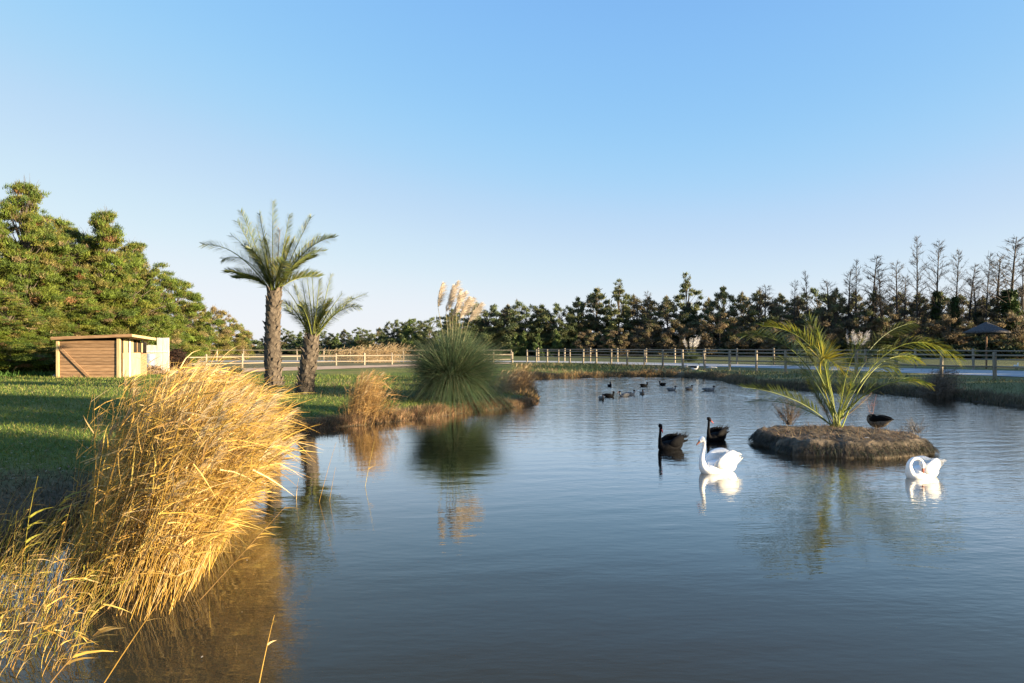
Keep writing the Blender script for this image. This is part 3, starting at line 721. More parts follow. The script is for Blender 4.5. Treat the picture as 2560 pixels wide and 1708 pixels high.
far_pts = [(35.5, 40.5), (33.6, 43.6), (31.5, 46.6), (29.3, 49.6), (27.2, 52.6), (24.9, 55.6), (22.6, 58.9), (20.3, 61.6), (18.2, 64.4), (15.9, 66.7), (13.6, 69.2), (11.0, 71.2), (8.4, 73.4), (5.8, 75.4), (3.0, 77.3)]
fence('outer_fence', far_pts, 'two-rail fence on the far side of the pale path, before the wood', 1.5, (.9, .52), g=.5)
lp = [(3.0 - 3.1 * i, 77.6 + min(1.5, .2 * i)) for i in range(1, 17)]
fence('back_fence', lp, 'farthest thin rail fence behind the left paddock', 1.35, (.92, .5), pr=.95, g=.5)
ip = catmull(np.array([PW(1318, 905.7, .5)[:2], [-1.8, 68.5], [-9.2, 63.5], [-15.2, 58.5], PW(514, 922, .5)[:2], [-26.5, 46.5]]), 1)
tot = catmull(np.array([PW(1318, 905.7, .5)[:2], [-1.8, 68.5], [-9.2, 63.5], [-15.2, 58.5], PW(514, 922, .5)[:2], [-25.5, 47.5]]), 40)
seg = np.r_[0, np.cumsum(np.linalg.norm(np.diff(tot, axis=0), axis=1))]
pp = [(np.interp(s_, seg, tot[:, 0]), np.interp(s_, seg, tot[:, 1])) for s_ in np.arange(2.6, seg[-1], 2.75)]
fence('paddock_fence', pp, 'sunlit low wooden fence along the dirt track at the left', 1.12, (.80, .36), pr=1.05)

# ------------------------------------------------------------------ palms
def frond(parent, P0, P1, P2, name='frond', nl=46, Lmax=.55, wl=.03, wide=.75, cols=None, petiole=.15, rr=.018, vup=.35, droop=.15, origin=(0, 0, 0), sparse=0, label=None, roll=0.0, ref=None):
    """rachis along a Bezier curve with two ranks of leaflets"""
    P0, P1, P2 = [np.array(p, float) - np.array(origin) for p in (P0, P1, P2)]
    t = np.linspace(0, 1, 13)[:, None]
    c = (1 - t) ** 2 * P0 + 2 * (1 - t) * t * P1 + t ** 2 * P2
    mb = MB()
    for i in range(12):
        d = c[i + 1] - c[i]; L = np.linalg.norm(d); r0 = rr * (1 - .8 * i / 12); r1 = rr * (1 - .8 * (i + 1) / 12)
        mb.tubes(c[i:i + 1], d[None] / L, L, r0, r1, np.zeros((1, 3)), 1, 4, col=(.16, .15, .05) if cols is None else tuple(np.mean(cols, 0) * 1.5))
    tl = np.clip(petiole + (1 - petiole) * (np.arange(nl) + .3 * rnd(nl)) / nl, 0, .995)
    for sgn in (-1, 1):
        tt = tl[:, None]
        b = (1 - tt) ** 2 * P0 + 2 * (1 - tt) * tt * P1 + tt ** 2 * P2
        T_ = norm(2 * (1 - tt) * (P1 - P0) + 2 * tt * (P2 - P1))
        sdv = norm(np.cross(T_, [0, 0, 1.0]) + 1e-6); sdv = norm(sdv)
        if ref is not None: sdv = norm(np.cross(T_, np.array(ref, float)))
        # keep the sides stable on near-vertical rachises
        fix = (np.linalg.norm(np.cross(T_, [0, 0, 1.0]), axis=1) < .15) & (ref is None)
        sdv[fix] = norm(np.cross(T_[fix], np.array([.2, 1, 0])))
        upv = np.cross(sdv, T_); upv = np.where(upv[:, 2:3] < 0, -upv, upv)
        sdv, upv = sdv * math.cos(roll) + upv * math.sin(roll), upv * math.cos(roll) - sdv * math.sin(roll)
        u = (tl - petiole) / (1 - petiole)
        al = wide * (1 - .45 * u)
        d0 = norm(T_ * np.cos(al)[:, None] + sgn * sdv * np.sin(al)[:, None] + upv * (vup * R.uniform(.3, 1.3, (nl, 1))) + R.normal(0, .07, (nl, 3)))
        L = Lmax * (.45 + .55 * np.sin(np.pi * np.clip(u * .8 + .18, 0, 1))) * R.uniform(.8, 1.1, nl)
        if sparse: L = L * (rnd(nl) > sparse)
        side = norm(np.cross(d0, T_ + .3 * upv))
        bend = np.tile([0, 0, -droop], (nl, 1)) + R.normal(0, .04, (nl, 3))
        mb.strips(b, d0, np.maximum(L, .01), wl, bend, side, 2, cmix(nl, cols if cols is not None else [(.07, .10, .03)]), tipw=.1, mid=.6)
    o = mb.build(name, M_palm, parent)
    if label: o['label'] = label
    return o
STUB = None
def stub_mesh():
    V = [(-.085, 0, 0), (.085, 0, 0), (.06, .09, .13), (-.06, .09, .13), (0, .02, -.06), (-.05, -.05, .10), (.05, -.05, .10), (.03, .135, .20), (-.03, .135, .20)]
    Fl = [(4, 1, 2), (4, 2, 3), (4, 3, 0), (3, 2, 7, 8), (2, 6, 7), (3, 8, 5), (8, 7, 6, 5), (0, 3, 5), (1, 6, 2)]
    me = bpy.data.meshes.new('leaf_base'); me.from_pydata(V, [], Fl); me.update(); me.materials.append(M_stub); return me
STUB = stub_mesh()
def palm_trunk(root, axis, rad, n_stub):
    """tapered trunk on the curve axis (local points) with spiralling cut leaf bases"""
    P = catmull(np.array(axis, float), 6); m = len(P); sides = 20; V = []; Fl = []
    rr = np.interp(np.linspace(0, 1, m), np.linspace(0, 1, len(rad)), rad)
    T_ = norm(np.gradient(P, axis=0))
    for i in range(m):
        for j in range(sides):
            a = 2 * math.pi * j / sides; k = rr[i] * (1 + .06 * math.sin(5 * a + i * 2.1) + random.uniform(-.04, .04))
            V.append((P[i][0] + k * math.cos(a), P[i][1] + k * math.sin(a), P[i][2]))
    for i in range(m - 1):
        for j in range(sides): j2 = (j + 1) % sides; Fl.append((i * sides + j, i * sides + j2, (i + 1) * sides + j2, (i + 1) * sides + j))
    tr = mesh('trunk', V, Fl, M_ptrunk, root, smooth=True)
    for k in range(n_stub):
        t = (k + .5) / n_stub; a = k * 2.39996 + random.uniform(-.25, .25)
        i = t * (m - 1); i0 = int(i); f = i - i0; p = P[i0] * (1 - f) + P[min(i0 + 1, m - 1)] * f; r = np.interp(t, np.linspace(0, 1, len(rad)), rad)
        o = bpy.data.objects.new('leaf_base', STUB); C.objects.link(o); o.parent = tr
        o.location = (p[0] + r * .93 * math.cos(a), p[1] + r * .93 * math.sin(a), p[2]); s = random.uniform(.55, 1.15)
        o.rotation_euler = (random.uniform(-.3, .25), random.uniform(-.2, .2), a - math.pi / 2); o.scale = (s * 1.25, s * .62, s * 1.1)
    return tr
PCOL = [(.095, .125, .032), (.13, .15, .036), (.08, .11, .04), (.20, .19, .045)]
PDRY = [(.24, .17, .09), (.20, .14, .08)]
def palm(name, label, base_px, d, g, trunk_px, rads, n_stub, fronds, Lmax, wl, extra, nl=46, spread=1.0, seed=3):
    global R
    keep = R; R = np.random.RandomState(seed)
    b = PD(*base_px, d); b[2] = g
    root = thing(name, label, 'palm tree', b)
    ax = [np.array([0, 0, -.1])] + [PD(x, y, d) - b for x, y in trunk_px]
    for a_ in ax[1:]: a_[1] = 0
    palm_trunk(root, ax, rads, n_stub)
    top = ax[-1] + b
    for (tx, ty, dy, lift, dryf) in fronds:
        tip = PD(tx, ty, d + dy)
        P0 = top + np.array([np.sign(tx - base_px[0]) * .08, np.sign(dy) * .08, -.1 + .1 * rnd()])
        mid = P0 * .5 + tip * .5; L = np.linalg.norm(tip - P0)
        ctrl = mid + np.array([0, 0, lift * L])
        frond(root, P0, ctrl, tip, Lmax=Lmax * .74, wl=wl, cols=PDRY if dryf else PCOL, origin=b, nl=nl, petiole=.10, rr=.03, droop=.14, vup=.25, wide=1.0, ref=(R.uniform(-.35, .35), 1, R.uniform(-.5, .2)), label='dry tan frond' if dryf else None)
    for k in range(extra):
        a = k * 2.4 + .4; el = R.uniform(.35, 1.35)
        L = spread * R.uniform(.75, 1.0)
        tip = top + L * np.array([math.cos(a) * math.cos(el), math.sin(a) * math.cos(el), math.sin(el)])
        tip[2] -= .1 * L
        ctrl = top + L * .5 * norm(np.array([math.cos(a) * math.cos(el) * .8, math.sin(a) * math.cos(el) * .8, math.sin(el) + .25]))
        frond(root, top + [.05 * math.cos(a), .05 * math.sin(a), -.05], ctrl, tip, Lmax=Lmax, wl=wl, cols=PCOL, origin=b, nl=nl, petiole=.12, rr=.03, vup=.35, wide=1.1, roll=R.uniform(-.8, .8))
    R = keep
    return root
palm('palm_tree', 'tall palm with a thick shaggy grey trunk', (684, 968), 28, .42, [(684, 960), (681, 880), (683, 790), (686, 728)], [.42, .34, .31, .29, .27], 200,
     [(506, 612, -.3, .34, 0), (579, 589, .4, .22, 0), (592, 553, -.8, .10, 0), (602, 527, -.2, .08, 0), (648, 533, .6, .03, 0), (682, 503, 0, .02, 0), (724, 536, -.4, .04, 0),
      (778, 542, .1, .08, 0), (797, 590, .8, .26, 0), (838, 594, -.5, .32, 0), (812, 628, .8, .36, 0), (556, 648, 1.0, .38, 0), (640, 560, -1.3, .10, 0), (700, 575, -1.6, .1, 1), (735, 600, -1.5, .12, 0), (655, 600, -1.7, .12, 0)],
     .66, .036, 10, nl=84, spread=2.7, seed=5)
palm('palm_tree', 'short palm leaning right, with a sunlit fibrous trunk', (764, 985), 23.6, .36, [(764, 975), (768, 930), (776, 880), (781, 842)], [.31, .28, .27, .24, .18], 120,
     [(706, 757, -.2, .36, 0), (712, 722, .1, .28, 0), (735, 716, -.5, .12, 0), (755, 704, .4, .06, 0), (766, 682, 0, .03, 0), (780, 674, .3, .02, 0), (799, 697, -.3, .03, 0), (828, 686, .1, .0, 0),
      (857, 733, -.3, .12, 0), (916, 735, .2, .24, 0), (901, 768, -.4, .36, 0), (880, 745, .8, .18, 0)],
     .46, .027, 9, nl=70, spread=1.6, seed=6)

# island palm: a rosette of long fronds straight from the ground
ib = PW(2090, 1068, .32)
root = thing('young_palm', 'young yellow green palm with arching fronds on the island', 'palm tree', ib)
YG = [(.22, .24, .035), (.16, .20, .035), (.11, .155, .04), (.30, .28, .035)]
GG = [(.12, .15, .04), (.16, .18, .045), (.10, .13, .045)]
def ifr(tip, via, dy, cols, Lmax=.42, nl=44, pet=.34, wl=.022, vup=.25, droop=.3, wide=.8, dvia=None, rr=.016, sparse=0):
    """tip and the point the curve passes half-way are given in the photograph"""
    P0 = ib + np.array([R.uniform(-.10, .10), R.uniform(-.10, .10), 0])
    P2 = PD(*tip, ib[1] + dy); M = PD(*via, ib[1] + (dy * .4 if dvia is None else dvia))
    P1 = 2 * M - .5 * P0 - .5 * P2
    frond(root, P0, P1, P2, cols=cols, Lmax=Lmax * 1.25, nl=int(nl * 1.35), petiole=pet, wl=wl, vup=vup, droop=droop, origin=ib, wide=wide, rr=rr, sparse=sparse, ref=(R.uniform(-.3, .3), 1, -.5 + R.uniform(-.3, .3)))
ifr((1902, 815), (2038, 880), -.2, YG, Lmax=.40)
ifr((1846, 842), (1985, 880), .5, GG, Lmax=.36)
ifr((2020, 795), (2058, 905), .1, GG, Lmax=.45, wide=.6)
ifr((1856, 968), (1985, 1000), -.6, GG, Lmax=.28, nl=60, pet=.2, droop=.1)
ifr((1868, 1006), (1980, 1012), .5, GG, Lmax=.22, nl=50, pet=.25)
ifr((2282, 808), (2170, 880), .9, GG, Lmax=.36)
ifr((2400, 898), (2235, 872), -.1, YG, Lmax=.34, nl=56)
ifr((2328, 964), (2205, 965), -.5, YG, Lmax=.20, nl=40)
ifr((2112, 930), (2050, 910), -1.0, [(.30, .25, .02), (.22, .20, .03), (.14, .16, .03)], Lmax=.46, nl=36, pet=.45, droop=.1, vup=.6)
ifr((2222, 868), (2150, 925), .5, GG, Lmax=.30)
ifr((2110, 900), (2105, 985), .6, YG, Lmax=.34)
ifr((2150, 905), (2110, 990), 1.0, GG, Lmax=.30)
ifr((2065, 860), (2075, 960), .8, YG, Lmax=.36)
ifr((2130, 960), (2108, 1015), -.4, YG, Lmax=.25, nl=30)
ifr((2178, 985), (2135, 1025), .2, PDRY, Lmax=.16, nl=40, pet=.3, sparse=.5)
ifr((2040, 990), (2068, 1030), .3, PDRY, Lmax=.18, nl=40, pet=.3, sparse=.4)
ifr((2190, 955), (2142, 1005), -.2, GG, Lmax=.20, nl=40, pet=.3)
ifr((2020, 950), (2055, 1010), .5, GG, Lmax=.22, nl=40, pet=.3)
ifr((2005, 905), (2052, 985), 1.0, YG, Lmax=.26)

for tip_, via_, dy_, c_ in [((2250, 925), (2170, 935), 1.1, GG), ((1935, 900), (2020, 935), .9, GG), ((2160, 850), (2118, 930), -.5, YG), ((2045, 830), (2066, 935), -.6, YG),
                           ((1990, 850), (2045, 930), -.8, GG), ((2300, 900), (2195, 915), .6, YG)]:
    ifr(tip_, via_, dy_, c_, Lmax=.30)
def twig_bush(name, label, loc, h, spread, n, colr, cat='shrub', thick=.006, kind=None, up=1.0):
    mb = MB(); b = np.tile(np.array([0., 0, 0]), (n, 1)) + R.normal(0, spread * .15, (n, 3)) * [1, 1, 0]
    d = norm(R.normal(0, spread / h, (n, 3)) * [1, 1, 0] + [0, 0, up])
    L = h * R.uniform(.5, 1.1, n)
    mb.tubes(b, d, L, thick, thick * .4, R.normal(0, .08, (n, 3)), 3, 3, cmix(n, colr))
    k = R.randint(0, n, n * 4); u = .3 + .7 * rnd(n * 4)
    q = b[k] + (L[k] * u)[:, None] * d[k]
    mb.tubes(q, norm(d[k] + R.normal(0, .5, (n * 4, 3))), h * .28 * R.uniform(.4, 1, n * 4), thick * .6, thick * .3, R.normal(0, .1, (n * 4, 3)), 2, 3, cmix(n * 4, colr))
    o = mb.build(name, M_straw, loc=tuple(float(v) for v in loc)); tag(o, label, cat, kind=kind); return o
twig_bush('twiggy_shrub', 'small leafless grey shrub on the left of the island', PW(1972, 1062, .27), .68, .30, 70, [(.16, .12, .10), (.10, .08, .07)])
twig_bush('twiggy_shrub', 'sprawling thin dark twigs at the right end of the island', PW(2290, 1082, .22), .40, .5, 40, [(.10, .08, .06)], thick=.004)
twig_bush('pink_weed', 'tall reddish weed stem behind the dark bird on the island', PW(2180, 1058, .29), .70, .06, 2, [(.36, .17, .14), (.28, .15, .12)], thick=.008)

# ------------------------------------------------------------------ pampas grasses
def pampas(root, h, spread, n, cols, lean=.0, wd=.012, name='leaf_clump'):
    mb = MB(); a = rnd(n) * 6.283; r = np.sqrt(rnd(n)) * spread * .28
    b = np.c_[r * np.cos(a), r * np.sin(a), np.zeros(n)]
    out_ = rnd(n) ** .6; a2 = a + R.normal(0, .4, n)
    d = norm(np.c_[np.cos(a2) * out_ * .40 + lean, np.sin(a2) * out_ * .40, np.ones(n)])
    L = h * R.uniform(.55, 1.0, n)
    dr = rnd(n)
    bend = np.c_[np.cos(a2) * out_ * .36 + lean * .9, np.sin(a2) * out_ * .36, -.14 - out_ * (.22 + .95 * dr)]
    side = norm(np.cross(d, rdir(n)))
    mb.strips(b, d, L, wd, bend, side, 4, cmix(n, cols, .25), tipw=.1)
    o = mb.build(name, M_leaf, root); o['kind'] = 'stuff'; return o
def plume(root, base, tip, w_, cols, n=520, stem_from=None, L=.16):
    base = np.array(base, float); tip = np.array(tip, float); ax = tip - base; Lh = np.linalg.norm(ax); u_ = ax / Lh
    mb = MB()
    if stem_from is not None:
        s0 = np.array(stem_from, float); dv = base - s0; mb.tubes(s0[None], norm(dv[None]), np.linalg.norm(dv), .010, .007, np.zeros((1, 3)), 3, 4, (.30, .27, .15))
    t = rnd(n); prof = np.sin(np.pi * np.clip(t * .85 + .12, 0, 1)) ** .8
    bend = np.array([.25, 0, -.10]) * Lh
    p = base + ax * t[:, None] + bend * (t ** 2)[:, None] * .4
    q = rdir(n); q = norm(q - u_ * (q @ u_)[:, None]); p = p + q * (w_ * .30 * prof * rnd(n))[:, None]
    d = norm(u_ * .9 + q * .55 + [.22, 0, 0] + R.normal(0, .12, (n, 3)))
    mb.strips(p, d, L * (.5 + .8 * rnd(n)) * (prof + .3), .010, np.tile([.25, 0, -.22], (n, 1)), norm(np.cross(d, rdir(n))), 2, cmix(n, cols, .15))
    return mb.build('plume', M_straw, root)
pb = PW(1130, 1000, .33)
root = thing('pampas_grass', 'huge dark green pampas clump with tall beige plumes', 'pampas grass', pb)
pampas(root, 3.3, 1.0, 18000, [(.050, .085, .040), (.065, .105, .05), (.08, .12, .055), (.045, .08, .045), (.13, .13, .07)], lean=.03, wd=.013)
pd = pb[1]
for (x0, y0, x1, y1, w_, dy) in [(1095, 768, 1102, 706, .16, 0), (1115, 780, 1138, 700, .34, 0), (1132, 788, 1158, 728, .30, .1), (1150, 796, 1168, 742, .24, -.1), (1172, 804, 1199, 757, .28, 0), (1124, 770, 1128, 712, .20, .2), (1160, 792, 1178, 744, .14, .2), (1142, 782, 1146, 722, .18, -.2)]:
    b0 = PD(x0, y0, pd + dy) - pb; b1 = PD(x1, y1, pd + dy) - pb
    plume(root, b0, b1, w_ * .62, [(.66, .58, .46), (.72, .64, .53), (.54, .46, .37)], 560, stem_from=(b0[0] * .3, dy * .3, 1.2), L=.20)
for px, top, d, w_, lab in [(1728, 838, 74, 1.0, 'white pampas tuft standing behind the path fence above the rocks'), (2142, 822, 60, 1.3, 'silvery pampas tuft seen through the island palm fronds')]:
    x = (px - 1280) / F * d; H = CAMZ + (HOR - top) / F * d - .5
    root = thing('pampas_grass', lab, 'pampas grass', (x, d, .5))
    pampas(root, H * .60, 1.3 * w_, 1800, [(.05, .08, .03), (.08, .10, .05)], wd=.03)
    for k in range(16):
        a = R.uniform(-1, 1); b0 = np.array([a * .55 * w_, R.uniform(-.4, .4), H * .55]); b1 = np.array([a * .95 * w_, R.uniform(-.5, .5), H * R.uniform(.82, 1.0)])
        plume(root, b0, b1, .22, [(.74, .70, .66), (.66, .62, .60)], 60, stem_from=(b0[0] * .4, b0[1] * .4, .3), L=.24)
gp = PW(590, 938, .48)
root = thing('tufted_grass', 'small dark green grass tuft at the edge of the dirt track', 'grass tuft', gp)
pampas(root, .75, .9, 900, [(.03, .06, .03), (.04, .07, .03)], wd=.02)

# ------------------------------------------------------------------ reeds
STRAW = [(.52, .325, .08), (.58, .39, .13), (.45, .27, .06), (.62, .45, .21), (.52, .34, .07), (.38, .23, .055), (.48, .37, .10), (.32, .20, .08)]
YGRN = [(.32, .28, .04), (.26, .25, .04), (.40, .32, .06)]
def reeds(mb, bx, by, H, lean, cols, nleaf=7, r=.0045, leafL=.38, leafw=.013, plumes=.08, bz=None, wind=1.0, curve=.55, leafcols=None, lowleaf=.18):
    n = len(bx); base = np.c_[bx, by, np.full(n, -.05) if bz is None else bz]
    d0 = norm(np.c_[lean + R.normal(0, .11, n), R.normal(0, .12, n), np.ones(n)])
    bend = np.c_[curve * R.uniform(.1, 1.7, n), R.normal(0, .10, n), -curve * .35 * R.uniform(.3, 1.5, n)]
    c = cmix(n, cols, .2)
    mb.tubes(base, d0, H, r, r * .35, bend, 5, 3, c)
    k = np.repeat(np.arange(n), nleaf); u = R.uniform(lowleaf, .98, len(k)); m = len(k)
    p = base[k] + H[k][:, None] * (d0[k] * u[:, None] + bend[k] * u[:, None] ** 2)
    T_ = norm(d0[k] + 2 * bend[k] * u[:, None])
    d = norm(T_ * .65 + np.c_[wind * R.uniform(-.25, 1.1, m), R.normal(0, .45, m), R.normal(-.08, .42, m)])
    L = leafL * R.uniform(.45, 1.25, m)
    mb.strips(p, d, L, leafw * R.uniform(.6, 1.3, m), np.c_[.25 * wind * rnd(m), R.normal(0, .1, m), -.45 * rnd(m)], norm(np.cross(d, rdir(m))), 3, cmix(m, leafcols or cols, .25), tipw=.05)
    pk = np.where(rnd(n) < plumes)[0]
    if len(pk):
        nb = 40; kk = np.repeat(pk, nb); u = 1 - .13 * rnd(len(kk))
        p = base[kk] + H[kk][:, None] * (d0[kk] * u[:, None] + bend[kk] * u[:, None] ** 2)
        T_ = norm(d0[kk] + 2 * bend[kk])
        d = norm(T_ + np.c_[.35 * wind * rnd(len(kk)), R.normal(0, .16, len(kk)), R.normal(-.12, .16, len(kk))])
        mb.strips(p, d, .15 * R.uniform(.5, 1.2, len(kk)), .006, np.tile([.15 * wind, 0, -.25], (len(kk), 1)), norm(np.cross(d, rdir(len(kk)))), 2, cmix(len(kk), [(.62, .50, .30), (.50, .38, .22)], .15))
def in_poly(poly, n):
    poly = np.array(poly); lo = poly.min(0); hi = poly.max(0); out = []
    while len(out) < n:
        p = lo + (hi - lo) * R.uniform(0, 1, 2); ins = False; j = len(poly) - 1
        for i in range(len(poly)):
            if (poly[i, 1] > p[1]) != (poly[j, 1] > p[1]) and p[0] < (poly[j, 0] - poly[i, 0]) * (p[1] - poly[i, 1]) / (poly[j, 1] - poly[i, 1]) + poly[i, 0]: ins = not ins
            j = i
        if ins: out.append(p)
    return np.array(out)
mb = MB()
main = [PW(185, 1470)[:2], PW(300, 1560)[:2], PW(400, 1560)[:2], PW(480, 1480)[:2], PW(540, 1400)[:2], PW(590, 1320)[:2], PW(600, 1235)[:2], PW(560, 1190)[:2], PW(420, 1190)[:2], PW(260, 1270)[:2], PW(165, 1380)[:2]]
b = in_poly(main, 5000)
keep_ = rnd(len(b)) < np.clip((b[:, 1] - 4.9) / 1.6, .12, 1) ; b = b[keep_]
t = np.clip((b[:, 1] - 5) / 5, 0, 1)
edge = np.clip((b[:, 0] / b[:, 1] + .62) / .25, 0, 1)          # 0 at the left flank, 1 at the right flank
H = (2.2 - .95 * edge ** 1.3) * (.80 + .20 * np.clip(edge * 4, 0, 1)) * R.uniform(.62, 1.04, len(b)) * (1 + .04 * t)
reeds(mb, b[:, 0], b[:, 1], H, .14 + .20 * (1 - edge), STRAW, nleaf=8, plumes=.10, leafL=.33, curve=.16, lowleaf=.30, leafw=.0095, r=.0038)
o = mb.build('reed_bed', M_straw); tag(o, 'dense golden reed bed bending to the right in the foreground', 'reeds', kind='stuff')
# thin low reeds in the water at the left
mb = MB()
lowp = [PW(-60, 1420)[:2], PW(180, 1395)[:2], PW(230, 1500)[:2], PW(200, 1640)[:2], PW(120, 1700)[:2], PW(-60, 1700)[:2]]
b = in_poly(lowp, 330); H = R.uniform(.25, .8, len(b)) * (.6 + .6 * np.clip((b[:, 1] - 4.2) / 2, 0, 1))
reeds(mb, b[:, 0], b[:, 1], H, .16, STRAW + YGRN, nleaf=2, plumes=0, leafL=.13, leafw=.008, r=.0032, curve=.3)
o = mb.build('low_reeds', M_straw); tag(o, 'thin yellow green reed stalks standing in water at the lower left', 'reeds', kind='stuff')
def one_reed(px0, py0, px1, py1, z1=None, label='', cols=STRAW, nl=6, r=.004, curve=.1, leafL=.22, grp=None, wind=1.0, d=None, leafw=.012):
    b = PW(px0, py0, 0.0) if d is None else PD(px0, py0, d); tip = PD(px1, py1, b[1]); v = tip - b; L = np.linalg.norm(v)
    mb = MB(); d0 = v / L; bd = np.array([curve, 0, -curve * .3]); d0 = d0 - bd
    mb.tubes(b[None] * 0, d0[None], L, r, r * .4, bd[None], 6, 4, cmix(1, cols))
    u = np.sort(R.uniform(.3, .98, nl)); p = L * (d0 * u[:, None] + bd * u[:, None] ** 2)
    dd = norm(v / L * .7 + np.c_[wind * R.uniform(.3, 1, nl), R.normal(0, .3, nl), R.normal(0, .2, nl)])
    mb.strips(p, dd, leafL * R.uniform(.6, 1.1, nl), leafw, np.tile([.1, 0, -.3], (nl, 1)), norm(np.cross(dd, rdir(nl))), 3, cmix(nl, cols))
    o = mb.build('reed_stalk', M_straw, loc=tuple(b)); tag(o, label, 'reed', group=grp); return o
one_reed(60, 1500, 95, 1190, label='tall yellow green reed stalk with two blades at the far left', cols=YGRN, curve=.15, leafw=.02)
one_reed(110, 1450, 165, 1240, label='bent yellow green reed right of the far-left tall one', cols=YGRN, curve=.3, leafw=.02)
one_reed(260, 1708, 520, 1340, label='long bare reed slanting up across the lower left water', nl=3, curve=.05)
one_reed(120, 1715, 265, 1560, label='leaning thick reed with drooping leaves in the lower left corner', nl=7, r=.0055, leafw=.018)
one_reed(648, 1708, 686, 1538, label='single reed standing alone in the water at the bottom', nl=2, leafL=.06, curve=.03)
one_reed(500, 1500, 715, 1265, label='reed with comb-like leaves sticking out right of the golden bed', nl=9, curve=.0, leafL=.16)
one_reed(798, 1255, 841, 1105, label='thin pale reed in open water right of the reed bed, the left one of two', nl=0, curve=.03, r=.003)
one_reed(824, 1252, 839, 1168, label='short thin reed just right of the left pale one', nl=0, curve=.03, r=.003)
one_reed(913, 1216, 936, 1104, label='outermost pale reed standing clear in the open water', nl=1, curve=.03, leafL=.2, r=.003)
one_reed(741, 1248, 747, 1195, label='tiny bent reed close to the golden bed', nl=1, leafL=.12, curve=.1, r=.004)
one_reed(230, 1300, 268, 1130, label='upright reed with ladder-like leaves left of the golden bed', nl=8, curve=-.2, leafL=.25, wind=1.2)

def clump(name, label, px, py, z, h, sx, sy, n, cols, cat='reeds', lean=.1, nleaf=4, leafL=.25, plumes=.05, r=.004, curve=.2, wd=.012):
    p = PW(px, py, z); mb = MB(); x = R.normal(0, sx, n); y = R.normal(0, sy, n)
    H = h * R.uniform(.5, 1.08, n) * np.exp(-.5 * (x / (sx * 2.2)) ** 2)
    reeds(mb, x, y, H, lean, cols, nleaf=nleaf, leafL=leafL, plumes=plumes, r=r, curve=curve, leafw=wd, bz=np.full(n, -.05))
    o = mb.build(name, M_straw, loc=tuple(p)); tag(o, label, cat, kind='stuff'); return o
ORG = [(.40, .24, .08), (.34, .20, .08), (.46, .30, .11), (.30, .20, .09)]
clump('reed_clump', 'orange brown reed clump on the bank right of the palms', 900, 1052, .05, 1.5, .22, .25, 560, ORG, lean=.05)
clump('reed_clump', 'loose outer stems of the orange brown reed clump', 930, 1052, .05, 1.15, .28, .3, 90, ORG, lean=.15)
clump('reed_clump', 'russet reed clump at the right tip of the peninsula', 1292, 985, .15, 1.35, .26, .5, 420, [(.28, .17, .08), (.34, .22, .10), (.20, .14, .08)], lean=.12)
clump('reed_clump', 'pale dry stems between the pampas and the russet clump', 1248, 985, .3, 1.25, .25, .5, 120, [(.22, .17, .10), (.16, .13, .08)], lean=.2)
clump('dry_clump', 'grey brown dry clump at the water edge of the right bank', 2345, 993, .05, 1.35, .32, .35, 650, [(.17, .13, .09), (.13, .10, .07), (.22, .17, .12)], lean=.02, plumes=.0, r=.003)
for px, d, h, n, lab in [(905, 70, 2.1, 160, 'golden feathery reeds behind the paddock fence, left patch'), (965, 71, 2.3, 160, 'golden feathery reeds behind the paddock fence, right patch nearest the pampas'), (845, 72, 1.7, 110, 'low golden reeds behind the short palm')]:
    x = (px - 1280) / F * d; mb = MB(); n2_ = n; bx = R.normal(0, 1.1, n); by = R.normal(0, .8, n)
    reeds(mb, bx, by, h * R.uniform(.6, 1, n), .1, [(.42, .29, .15), (.5, .36, .2)], nleaf=3, plumes=.9, r=.010, leafL=.5, leafw=.03, curve=.3)
    tag(mb.build('feathery_reeds', M_straw, loc=(x, d, .5)), lab, 'reeds', kind='stuff')

# fringe of dry stubble along the banks
def fringe(i0, i1, n, h, cols, name, label, wband=.45, wd=.010, off_=.12):
    pts = PO; idx = [k % len(pts) for k in range(i0, i1)]
    seg = pts[idx]; k = R.randint(0, len(seg) - 1, n); f = rnd(n)[:, None]
    p = seg[k] * (1 - f) + seg[k + 1] * f; tdir = norm(seg[k + 1] - seg[k]); nrm = np.c_[tdir[:, 1], -tdir[:, 0]]
    q = p + nrm * .3; s0 = pond_sdf(q[:, 0], q[:, 1]); nrm = np.where(s0[:, None] > 0, nrm, -nrm)
    p = p + nrm * (R.uniform(-off_, wband, n) * R.uniform(.3, 1, n))[:, None]
    z = gzs(p[:, 0], p[:, 1]); z = np.maximum(z, -.05)
    dn = .55 + .45 * np.clip(vnoise(p[:, 0], p[:, 1], .6, 11) + .5, 0, 1.2)
    d = norm(np.c_[R.normal(.05, .22, n), R.normal(0, .22, n), np.ones(n)])
    mb = MB(); mb.strips(np.c_[p, z], d, h * dn * R.uniform(.35, 1.1, n), wd, np.c_[R.normal(.1, .2, n), R.normal(0, .2, n), -.25 * rnd(n)], norm(np.cross(d, rdir(n))), 3, cmix(n, cols, .3))
    tag(mb.build(name, M_straw), label, 'grass', kind='stuff')
RUS = [(.22, .12, .06), (.28, .17, .09), (.16, .10, .06), (.32, .21, .11), (.13, .11, .05)]
DRK = [(.12, .09, .06), (.16, .12, .07), (.09, .075, .05), (.20, .15, .09), (.07, .08, .035)]
fringe(5 * 5, 12 * 5, 16000, .27, RUS, 'bank_stubble', 'russet stubble along the water edge of the peninsula')
fringe(2 * 5, 5 * 5, 4000, .30, RUS + [(.10, .10, .04)], 'bank_stubble', 'dry stubble on the near left bank')
fringe(12 * 5, 18 * 5, 12000, .42, DRK + ORG[:2], 'bank_sedge', 'tall brown sedge on the far shore', .9, .018)
fringe(18 * 5, 27 * 5, 16000, .42, DRK, 'bank_sedge', 'dull brown grass on the right bank', 1.0, .014)

